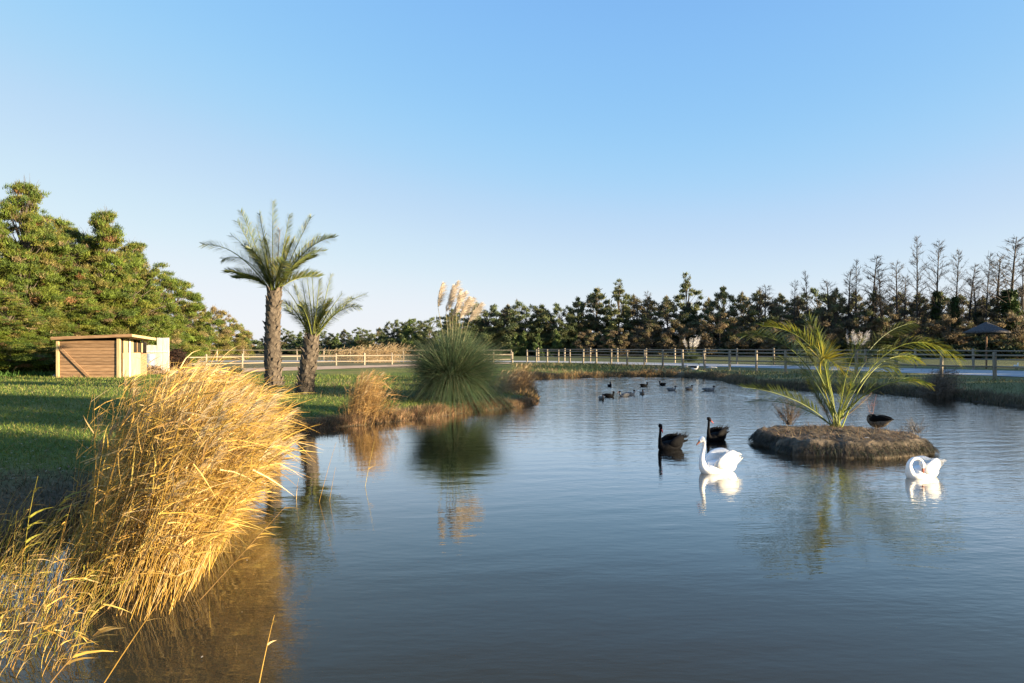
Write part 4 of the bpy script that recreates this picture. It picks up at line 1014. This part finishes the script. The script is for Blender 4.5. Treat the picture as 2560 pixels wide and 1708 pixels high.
# lawn blades and fallen leaves
n = 52000; dd = 6.5 * (38 / 6.5) ** rnd(n); ax_ = R.uniform(-.78, .02, n); x = ax_ * dd; y = dd
sdv_ = pond_sdf(x, y); k = sdv_ > .25; x, y = x[k], y[k]; z = gzs(x, y); n = len(x)
mb = MB(); d = norm(np.c_[R.normal(0, .45, (n, 2)), np.ones(n)])
sz = .6 + y / 22
gcol = cmix(n, [(.09, .14, .02), (.07, .12, .017), (.14, .17, .03), (.20, .18, .06)], .25)
near = (y < 10 + 1.5 * vnoise(x, y, 1.5, 9)); gcol[near] = cmix(int(near.sum()), [(.10, .075, .045), (.16, .115, .065), (.06, .07, .025), (.22, .16, .09)], .25)
mb.strips(np.c_[x, y, z - .005], d, (.045 + .035 * rnd(n)) * sz, .010 * sz, R.normal(0, .3, (n, 3)) * [1, 1, .3], norm(np.cross(d, rdir(n))), 2, gcol)
tag(mb.build('lawn_grass', M_leaf), 'short lawn grass with dead leaves near the bank', 'grass', kind='stuff')
n = 30000; y = R.uniform(22, 62, n); x = R.uniform(-8, 32, n); sdv_ = pond_sdf(x, y); k = (sdv_ > .3) & (sdv_ < 14) & ((x > 0) | (y < 30)) & (x / y < .8) & (y < np.interp(x, [p_[0] for p_ in npts[::-1]], [p_[1] for p_ in npts[::-1]]) - .3); x, y = x[k], y[k]; n = len(x); z = gzs(x, y); sz = 1 + y / 22
mb = MB(); d = norm(np.c_[R.normal(0, .5, (n, 2)), np.ones(n)]); tone = vnoise(x, y, 3, 13)
gcol = np.where((tone + R.normal(0, .35, n) > .1)[:, None], cmix(n, [(.17, .13, .07), (.12, .10, .055), (.22, .17, .09)], .25), cmix(n, [(.08, .10, .035), (.10, .12, .04), (.06, .085, .03)], .25))
mb.strips(np.c_[x, y, z - .01], d, (.05 + .05 * rnd(n)) * sz, .010 * sz, R.normal(0, .3, (n, 3)) * [1, 1, .3], norm(np.cross(d, rdir(n))), 2, gcol)
tag(mb.build('bank_grass', M_leaf), 'thin olive and tan grass on the banks across the pond', 'grass', kind='stuff')
n = 900; y = 9 * (32 / 9) ** rnd(n); x = R.uniform(-.75, -.15, n) * y; k = pond_sdf(x, y) > .5; x, y = x[k], y[k]; n = len(x)
mb = MB(); d = norm(np.c_[R.normal(0, 1, (n, 2)), .25 * rnd(n)])
mb.strips(np.c_[x, y, gzs(x, y) + .03], d, .04 + .05 * rnd(n), .04, np.zeros((n, 3)), norm(np.cross(d, [0, 0, 1])), 2, cmix(n, [(.34, .26, .16), (.45, .38, .28), (.22, .14, .08)]), mid=.3)
tag(mb.build('fallen_leaves', M_straw), 'pale fallen leaves scattered over the lawn', 'leaves', kind='stuff')
n = 2600; x = R.uniform(-28, -21.8, n); y = R.uniform(36.5, 39, n); mb = MB(); d = norm(np.c_[R.normal(0, .5, (n, 2)), np.ones(n)])
mb.strips(np.c_[x, y, gzs(x, y)], d, .15 + .2 * rnd(n), .05, R.normal(0, .2, (n, 3)), norm(np.cross(d, rdir(n))), 2, cmix(n, [(.05, .12, .02), (.07, .15, .03)]))
tag(mb.build('weeds', M_leaf), 'bright green weeds before the dark hollow left of the shed', 'weeds', kind='stuff')

n = 260; x = R.uniform(-5, -2.0, n); y = R.uniform(4.5, 17, n); x = x + np.where(rnd(n) < .6, -abs(R.normal(0, 1, n)), 0); k = pond_sdf(x, y) < -.1; x, y = x[k], y[k]; n = len(x)
mb = MB(); d = norm(np.c_[R.normal(0, 1, (n, 2)), np.zeros(n)])
mb.strips(np.c_[x, y, np.full(n, .012)], d, .02 + .05 * rnd(n) ** 2, .018, np.tile([0, 0, .08], (n, 1)), norm(np.cross(d, [0, 0, 1])), 2, cmix(n, [(.30, .24, .14), (.45, .40, .32), (.16, .12, .07)]), mid=.3)
tag(mb.build('floating_leaves', M_straw), 'small leaves and bits of reed drifting on the water', 'leaves', kind='stuff')

# ------------------------------------------------------------------ the shed
sx0, sx1, sy0, sy1, sg = -23.55, -20.5, 35.5, 38.3, .47
shed = thing('wooden_shed', 'low plank shed with a diagonal brace and flat sloping roof', 'shed', (sx0, sy0, sg))
W_, D_ = sx1 - sx0, sy1 - sy0; HL, HR = 2.02, 2.12
nb = 11
for k in range(nb):
    z0 = .02 + k * (HL - .06) / nb; z1 = z0 + (HL - .06) / nb - .018
    off_ = random.uniform(-.006, .006)
    box('plank', (.02, off_, z0), (W_ - .02, .03 + off_, z1), M_plank, shed)
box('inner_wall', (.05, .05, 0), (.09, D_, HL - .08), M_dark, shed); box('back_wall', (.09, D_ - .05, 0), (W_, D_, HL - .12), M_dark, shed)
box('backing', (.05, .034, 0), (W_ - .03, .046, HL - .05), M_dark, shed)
box('corner_post', (-.12, -.06, 0), (.018, .06, HL), M_plankl, shed); box('corner_post', (W_ - .015, -.07, 0), (W_ + .13, .06, HR), M_plankl, shed)
beam('brace', (.04, -.045, 1.62), (1.60, -.045, .05), .13, .05, M_plank, shed, up=(0, 0, 1))['label'] = 'diagonal grey brown brace'
# right side: door boards, half boards, dark panels painting the shade in door and window gaps
xw = W_
def sb(name, y0, y1, z0, z1, mat, dx=0, th=.03): return box(name, (xw + dx, y0, z0), (xw + dx + th, y1, z1), mat, shed)
sb('doorway_shade', .10, .50, 0, HR - .1, M_dark, -.03, .01)
sb('door', .38, .98, .05, 1.32, M_plankl, .03); sb('upright', .16, .24, 0, HR - .05, M_plank, .02); sb('upright', .50, .90, 1.32, HR - .05, M_plankl, .0)
sb('upright', .98, 1.10, 0, HR - .05, M_white, .03); sb('board', 1.12, 2.1, .05, 1.32, M_plankl, .02); sb('board', 2.12, 2.75, .05, 1.28, M_plank, .02)
sb('board', 1.12, 1.40, 1.33, HR - .08, M_plankl, .01); sb('window_opening_shade', 1.40, 2.2, 1.33, HR - .12, M_dark, -.03, .01); sb('window_frame', 2.2, 2.32, 1.33, HR - .1, M_plankl, .02)
sb('window_bar', 1.78, 1.84, 1.33, HR - .12, M_plank, .0); sb('hinge', .40, .44, .1, 1.0, M_barrel, .065, .01)
# roof slab overhanging to the right
rv = [(-.25, -.22, 2.03), (W_ + .85, -.22, 2.19), (W_ + .85, D_ - .9 + .2, 2.03), (-.25, D_ + .1, 1.90)]
V = [(x, y, z) for x, y, z in rv] + [(x, y, z + .10) for x, y, z in rv]
mesh('roof', V, BOXF, M_roof, shed)
beam('fascia', (-.27, -.24, 2.08), (W_ + .87, -.24, 2.24), .15, .03, M_plank, shed); beam('fascia', (W_ + .88, -.25, 2.23), (W_ + .88, D_ - .68, 2.07), .13, .03, M_plankl, shed)

# white plank screen behind the shed, with barrel and heap
wp = thing('white_plank_screen', 'whitewashed plank screen right behind the shed', 'fence', (-22.8, 42, .47))
px0 = (355 - 1280) / F * 42 + 22.8
for k in range(9):
    x = px0 + k * .185; h = 1.75 if k < 5 else 2.2
    box('plank', (x, random.uniform(-.01, .01), 0), (x + .175, .04, h + random.uniform(-.02, .02)), M_white, wp)
box('rail', (px0, -.05, 1.3), (px0 + 1.66, -.012, 1.4), M_white, wp)
p = (374 - 1280) / F * 40.5
br = sweep([(0, 0, 0), (0, 0, .05), (0, 0, .4), (0, 0, .75), (0, 0, .8)], [.24, .28, .30, .28, .2], [.24, .28, .30, .28, .2], 'barrel', M_barrel, None, yref=(0, 1, 0)); br.location = (p, 40.5, .9)
tag(br, 'blue grey barrel on a heap beside the shed', 'barrel')
def heap(name, label, loc, sx, sy, h, cols, n=1600, L=.5, cat='brush pile'):
    a = rnd(n) * 6.283; r = np.sqrt(rnd(n)); b = np.c_[r * np.cos(a) * sx, r * np.sin(a) * sy, h * (1 - r ** 2) * rnd(n) ** .4]
    d = norm(R.normal(0, 1, (n, 3)) * [1, 1, .35]); mb = MB(); mb.tubes(b, d, L * R.uniform(.4, 1.2, n), .014, .006, R.normal(0, .1, (n, 3)), 2, 3, cmix(n, cols))
    core = MB(); tag(mb.build(name, M_straw, loc=tuple(loc)), label, cat, kind='stuff')
heap('brush_heap', 'heap of pale cut wood beside the shed door', ((385 - 1280) / F * 40.3, 40.3, .47), .9, .6, .55, [(.40, .28, .18), (.3, .2, .12)], 500, .35)
heap('brush_heap', 'rounded dark brown heap before the left end of the paddock fence', ((440 - 1280) / F * 46, 46, .47), .95, .7, 1.55, [(.05, .03, .02), (.09, .045, .03), (.035, .025, .02)], 4200, .4)
heap('brush_heap', 'dark piled branches in the hollow left of the shed', (-26.5, 39.5, .45), 2.2, 1.0, 1.0, [(.05, .04, .03), (.09, .07, .05)], 1600, .8)
hb = sweep([(0, 0, -.07), (0, 0, 0), (0, 0, .07)], [.03, .09, .03], [.03, .09, .03], 'ball', M_white, None); hb.location = (*PW(136, 944, .47)[:2], .55); tag(hb, 'small white ball lying on the grass at the left shed corner', 'ball')

# ------------------------------------------------------------------ rocks, parasol
def rock(px, py, wpx, hpx, mat, label, tilt=0, seed=0, dep=.8):
    p = PW(px, py, 0.0); s = F / p[1]; w_ = wpx / s / 2; h_ = hpx / s
    rs = np.random.RandomState(seed); V = []; Fl = []; na_, nb_ = 16, 10
    for i in range(nb_ + 1):
        th = math.pi * i / nb_
        for j in range(na_):
            a = 2 * math.pi * j / na_; v = Vector((math.sin(th) * math.cos(a), math.sin(th) * math.sin(a), math.cos(th)))
            k = 1 + .28 * mnoise.noise(v * 1.6 + Vector((seed * 3.1, 0, 0))) + .10 * mnoise.noise(v * 5 + Vector((seed, 2, 0)))
            V.append((v.x * k * w_, v.y * k * w_ * dep, v.z * k * h_ * .62 + h_ * .35))
    for i in range(nb_):
        for j in range(na_): j2 = (j + 1) % na_; Fl.append((i * na_ + j, (i + 1) * na_ + j, (i + 1) * na_ + j2, i * na_ + j2))
    o = mesh('rock', V, Fl, mat, smooth=True, loc=tuple(p)); o.rotation_euler = (0, tilt, rs.uniform(-.3, .3)); tag(o, label, 'rock', group='rocks on the far shore'); return o
rock(1638, 938, 28, 16, M_rockb, 'round brownish rock, leftmost on the far shore', 0, 1)
rock(1679, 934, 48, 20, M_moss, 'slanting moss green rock beside the round brown one', -.15, 2)
rock(1697, 941, 34, 12, M_rock, 'low grey rock at the water below the mossy one', -.1, 3)
rock(1712, 934, 24, 22, M_rock, 'upright pale rock right of the mossy one', 0, 4)
rock(1744, 942, 54, 18, M_moss, 'broad green grey rock under the dark goose', .05, 5)
rock(1772, 936, 56, 18, M_rock, 'pale slab sloping up to the path at the right of the rocks', -.3, 6)

pr_ = thing('thatched_parasol', 'dark thatched parasol on one wooden pole by the wood', 'parasol', ((2466 - 1280) / F * 50, 50, .5))
def cone(name, r, z0, z1, mat, parent, sides=28, nr_=6, rag=.04):
    V = []; Fl = []
    for i in range(nr_ + 1):
        t = i / nr_
        for j in range(sides):
            a = 2 * math.pi * j / sides; rr = max(.02, r * t ** .93) * (1 + (random.uniform(-rag, rag) if i == nr_ else 0))
            V.append((rr * math.cos(a), rr * math.sin(a), z1 + (z0 - z1) * t + random.uniform(-.012, .012)))
    for j in range(sides):
        a = 2 * math.pi * j / sides; V.append((r * .93 * math.cos(a), r * .93 * math.sin(a), z0 - .09 + random.uniform(-.03, .03)))
    for j in range(sides): V.append((.03 * math.cos(2 * math.pi * j / sides), .03 * math.sin(2 * math.pi * j / sides), z1 - .14))
    for i in range(nr_ + 2):
        for j in range(sides): j2 = (j + 1) % sides; Fl.append((i * sides + j, (i + 1) * sides + j, (i + 1) * sides + j2, i * sides + j2))
    return mesh(name, V, Fl, mat, parent, smooth=True)
cone('canopy', 1.45, 2.68, 3.45, M_thatch, pr_)
mesh('pole', [], [], M_bark, pr_) if False else None
sweep([(0, 0, -.1), (0, 0, 1), (0, 0, 2), (0, 0, 3.3)], [.06, .06, .055, .05], [.06, .06, .055, .05], 'pole', noisemat('pole_wood', (.13, .07, .045), (.22, .13, .08), 6), pr_, n=2, sides=8)
for k in range(8):
    a = k * math.pi / 4; beam('rafter', (0, 0, 3.25), (1.3 * math.cos(a), 1.3 * math.sin(a), 2.6), .05, .04, M_bark, pr_)

# ------------------------------------------------------------------ birds
def feathers(root, name, pts, dirs, L, wd, mat, cols, bend=(0, 0, .3)):
    mb = MB(); n = len(pts); dirs = norm(np.array(dirs, float)); mb.strips(np.array(pts, float), dirs, np.full(n, L) * R.uniform(.7, 1.2, n), wd, np.tile(bend, (n, 1)) + R.normal(0, .1, (n, 3)), norm(np.cross(dirs, [0, 1, .2])), 3, cols, tipw=.15)
    o = mb.build(name, mat, root); return o
def swan(label, loc, rz, mat, billmat, neck, head_dir, wing_up=0.0, s=1.0, black=False, tail=True, face=True, grp=None, rwk=1.0):
    """body and neck are one continuous skin; local x forward. neck: list of (x,y,z,r)"""
    root = thing('black_swan' if black else 'white_swan', label, 'swan', loc, rz, grp)
    root.scale = (s,) * 3
    body = [(-.46, 0, .20, .015, .012), (-.38, 0, .165, .07, .05), (-.26, 0, .12, .15, .11), (-.08, 0, .10, .195, .15), (.10, 0, .09, .19, .15), (.25, 0, .09, .145, .125), (.325, 0, .12, .095, .085)]
    P = [b[:3] for b in body] + [n_[:3] for n_ in neck]
    rw = [b[3] for b in body] + [n_[3] for n_ in neck]; rh = [b[4] for b in body] + [n_[3] for n_ in neck]
    sweep(P, rw, rh, 'body', mat, root, n=6, sides=18)
    hp = Vector(neck[-1][:3]); hd = Vector(head_dir).normalized()
    # head: egg along head_dir, blended over the neck's end
    back = hp - hd * .035
    ref = (0, 1, 0) if abs(hd.y) < .8 else (1, 0, 0)
    sweep([back - hd * .02, back + hd * .01, back + hd * .045, back + hd * .085, back + hd * .12], [.012, .042, .048, .036, .024], [.012, .044, .052, .040, .024], 'head', mat, root, n=4, sides=14, yref=ref)
    bs = back + hd * .112
    sweep([bs - hd * .01, bs + hd * .025, bs + hd * .065, bs + hd * .10], [.022, .020, .017, .009], [.024, .017, .011, .007], 'bill', billmat, root, n=4, sides=10, yref=ref)
    side = hd.cross(Vector((0, 0, 1))).normalized() if abs(hd.z) < .95 else Vector((0, 1, 0))
    up = side.cross(hd).normalized()
    for sg in (-1, 1):
        e = back + hd * .075 + side * sg * .036 + up * .016
        sweep([e - up * .007, e, e + up * .007], [.003, .008, .003], [.003, .008, .003], 'eye', M_black if not black else M_redbill, root, n=2, sides=6)
    if not black:
        k = bs - hd * .004 + up * .012
        sweep([k - hd * .035 - up*.005, k, k + hd * .035 - up * .01], [.020, .022, .006], [.010, .020, .006], 'bill_knob', M_black, root, n=4, sides=10, yref=ref)
    u = wing_up
    for sg in (-1, 1):
        pts = [(.20, sg * .10, .13), (.10, sg * (.155 + .02 * u), .17 + .03 * u), (-.06, sg * (.16 + .05 * u), .20 + .09 * u), (-.22, sg * (.12 + .05 * u), .22 + .13 * u), (-.36, sg * (.07 + .02 * u), .22 + .10 * u), (-.46, sg * .03, .20 + .03 * u)]
        sweep(pts, [.02, .055, .06, .06, .04, .008], [.02, .10 + .02 * u, .125 + .05 * u, .11 + .06 * u, .065 + .02 * u, .01], 'wing', mat, root, n=5, sides=12, yref=(0, 1, 0))
    c0 = (.003, .003, .0035) if black else (.78, .76, .72)
    # flight feathers and ruffled tertials along the back
    n = 46; x = R.uniform(-.40, .0, n); y = R.uniform(-.16, .16, n) * rwk
    feathers(root, 'back_feathers', np.c_[x, y, .27 + .13 * u - .5 * y ** 2 + .02 * rnd(n)], np.c_[-np.ones(n), R.normal(0, .2, n), R.uniform(.05, .5 if black else .2, n)], .13, .035, M_leafw if not black else M_leafb, np.tile(c0, (n, 1)), bend=(-.1, 0, .35 if black else -.1))
    if tail:
        n = 9; yy = np.linspace(-.05, .05, n)
        feathers(root, 'tail', np.c_[np.full(n, -.40), yy, np.full(n, .17)], np.c_[-np.ones(n), yy * 4, np.full(n, .75 if not black else .3)], .17, .045, M_leafw if not black else M_leafb, np.tile(c0, (n, 1)), bend=(0, 0, 0))
    return root
M_leafw = leafmat('white_plumage', .15, .7, 20, .95, 1.03); M_leafb = leafmat('black_plumage', .0, .8, 20, .7, 1.5, spec=.05)
PI = math.pi
# facing left and a little towards the camera
necks = [(.36, 0, .20, .062), (.37, 0, .31, .045), (.345, 0, .42, .036), (.32, 0, .52, .032), (.325, 0, .60, .032), (.365, 0, .645, .034)]
p = PW(1795, 1180); swan('white swan with raised neck facing left in open water', (p[0], p[1], -.02), PI + .42, M_wfeather, M_bill, necks, (.80, .12, -.55), wing_up=.55, s=.92)
p = PW(1676, 1123)
neck2 = [(.36, 0, .18, .055), (.375, 0, .30, .040), (.365, 0, .42, .032), (.355, 0, .54, .030), (.36, 0, .62, .031)]
swan('black swan left of the other black one, feathers ruffled, red bill down', (p[0] , p[1], -.02), PI + .62, M_bfeather, M_redbill, neck2, (-.10, .35, -.9), wing_up=.25, s=.84, black=True)
p = PW(1790, 1101)
neck3 = [(.36, 0, .18, .055), (.385, 0, .30, .040), (.37, 0, .42, .032), (.355, 0, .55, .030), (.365, 0, .63, .031)]
swan('black swan behind the white one, neck upright and bill turned right', (p[0], p[1], -.02), PI + .75, M_bfeather, M_redbill, neck3, (-.55, .45, -.7), wing_up=.15, s=.84, black=True)
p = PW(2305, 1192)
neck4 = [(.37, .01, .22, .060), (.375, .02, .31, .045), (.33, .05, .385, .037), (.26, .09, .40, .034), (.205, .13, .36, .033), (.20, .15, .31, .034)]
swan('white swan preening with neck curled down, beside the island', (p[0], p[1], -.02), PI + .40, M_wfeather, M_bill, neck4, (.05, .15, -.9), wing_up=.35, s=.84)

def duck(mat, name='duck', headmat=None, s=1.0):
    root = thing(name, 'x', 'duck')
    P = [(-.27, 0, .10), (-.20, 0, .085), (-.08, 0, .06), (.06, 0, .055), (.15, 0, .075), (.185, 0, .13), (.185, 0, .185), (.20, 0, .215)]
    sweep(P, [.01, .05, .095, .10, .065, .035, .033, .02], [.01, .035, .075, .085, .06, .035, .034, .02], 'body', mat, root, n=4, sides=12)
    sweep([(.145, 0, .205), (.165, 0, .215), (.20, 0, .215), (.235, 0, .20)], [.01, .034, .036, .018], [.01, .034, .036, .018], 'head', headmat or M_bfeather, root, n=4, sides=10)
    sweep([(.23, 0, .198), (.26, 0, .190), (.29, 0, .186)], [.015, .016, .010], [.013, .008, .004], 'bill', M_bill if mat is not M_bfeather else M_black, root, n=3, sides=8)
    for sg in (-1, 1): sweep([(.10, sg * .075, .09), (0, sg * .088, .10), (-.14, sg * .06, .115), (-.25, sg * .015, .12)], [.01, .025, .025, .004], [.02, .05, .04, .008], 'wing', M_gfeather if mat is not M_bfeather else mat, root, n=4, sides=8)
    return root
dk = {'g': duck(M_gfeather), 'b': duck(M_bfeather), 'd': duck(M_dfeather)}
ud = set()
for px, py, k, rz, lab in [(1524, 966, 'b', 1.2, 'small dark duck farthest left near the far shore'), (1610, 966, 'b', .3, 'dark duck with pale flank below the round rock'), (1656, 963, 'b', 2.2, 'dark duck floating below the mossy rock'),
                           (1504, 999, 'd', -1.4, 'brown duck facing the camera, nearest of the left group'), (1523, 992, 'b', .2, 'dark duck just right of the brown one facing the camera'),
                           (1560, 991, 'g', 3.3, 'grey duck facing left, overlapping the one facing right'), (1575, 988, 'g', .15, 'dark headed duck facing right in the middle pair'),
                           (1605, 986, 'd', -1.6, 'single brown duck seen end-on right of the middle pair'), (1679, 976, 'g', .1, 'grey duck facing right, left one of the three under the rocks'),
                           (1723, 974, 'd', .5, 'brown duck with raised head, middle of the three under the rocks'), (1772, 977, 'g', .05, 'long grey duck facing right, rightmost of all ducks')]:
    p = PW(px, py); r_ = dk[k]
    if k not in ud: r_.location = (p[0], p[1], -.02); r_.rotation_euler = (0, 0, rz); r_['label'] = lab; r_['group'] = 'ducks on the pond'; ud.add(k)
    else: r_ = dup(r_, (p[0], p[1], -.02), rz, 1, lab, 'ducks on the pond')
    r_.scale = (1.0, 1.0, 1.0) if px != 1772 else (1.3, 1.1, 1.05)
def goose(label, loc, rz, s, top, belly, legs=True, tucked=False):
    root = thing('goose', label, 'goose', loc, rz); root.scale = (s,) * 3
    nk = [(.20, 0, .42), (.22, 0, .50), (.235, 0, .57)] if not tucked else [(.17, 0, .40), (.12, .03, .43), (.05, .06, .43)]
    sweep([(-.34, 0, .36), (-.26, 0, .34), (-.12, 0, .29), (.04, 0, .28), (.15, 0, .33)] + nk, [.01, .06, .13, .13, .08, .04, .035, .035], [.01, .045, .11, .12, .08, .04, .035, .035], 'body', belly, root, n=4, sides=14)
    for sg in (-1, 1): sweep([(.12, sg * .09, .33), (0, sg * .11, .36), (-.18, sg * .08, .38), (-.36, sg * .02, .37)], [.01, .04, .04, .006], [.03, .08, .06, .01], 'wing', top, root, n=4, sides=10)
    e = Vector(nk[-1]); dd = Vector((1, 0, -.2)) if not tucked else Vector((-1, .2, -.3)); dd.normalize()
    sweep([e - dd * .03, e, e + dd * .04, e + dd * .07], [.015, .038, .035, .018], [.015, .038, .035, .018], 'head', top, root, n=4, sides=10)
    sweep([e + dd * .065, e + dd * .09, e + dd * .11], [.014, .012, .005], [.014, .009, .004], 'bill', M_black, root, n=3, sides=8)
    if legs:
        for sg in (-1, 1):
            sweep([(0, sg * .05, .20), (.02, sg * .05, .10), (.01, sg * .05, .0)], [.016, .011, .010], [.016, .011, .010], 'leg', M_black, root, n=3, sides=6)
            sweep([(-.02, sg * .05, .006), (.03, sg * .05, .006), (.08, sg * .05, .004)], [.01, .03, .035], [.006, .006, .003], 'foot', M_black, root, n=2, sides=6)
    return root
p = PW(2192, 1068, .29); goose('dark bird resting on one spot at the back of the island, head tucked away', (p[0], p[1], iz(p[0], p[1]) + .02), 2.2, 1.0, M_bfeather, M_dfeather, tucked=True)
p = PD(1737, 930, 47.6); goose('dark goose with a white rump standing on the far shore rocks', (p[0], p[1], p[2] - .05), .1, 1.05, M_bfeather, M_wfeather)
p = PW(2541, 926, .5); goose('small white goose on the grass at the far right', (p[0], p[1], .48), .5, .9, M_wfeather, M_wfeather)
mbf = MB(); n = 14; a = R.normal(0, .5, n); mbf.strips(np.zeros((n, 3)) + [0, 0, .02], norm(np.c_[np.cos(a), np.sin(a), .3 * rnd(n)]), .09, .03, np.tile([0, 0, -.1], (n, 1)), norm(np.c_[-np.sin(a), np.cos(a), np.zeros(n)]), 2, (.8, .78, .74))
p = PW(2162, 1090, .36); tag(mbf.build('feather', M_leafw, loc=(p[0], p[1], iz(p[0], p[1]) + .01)), 'white feather tuft lying on the island soil', 'feather')
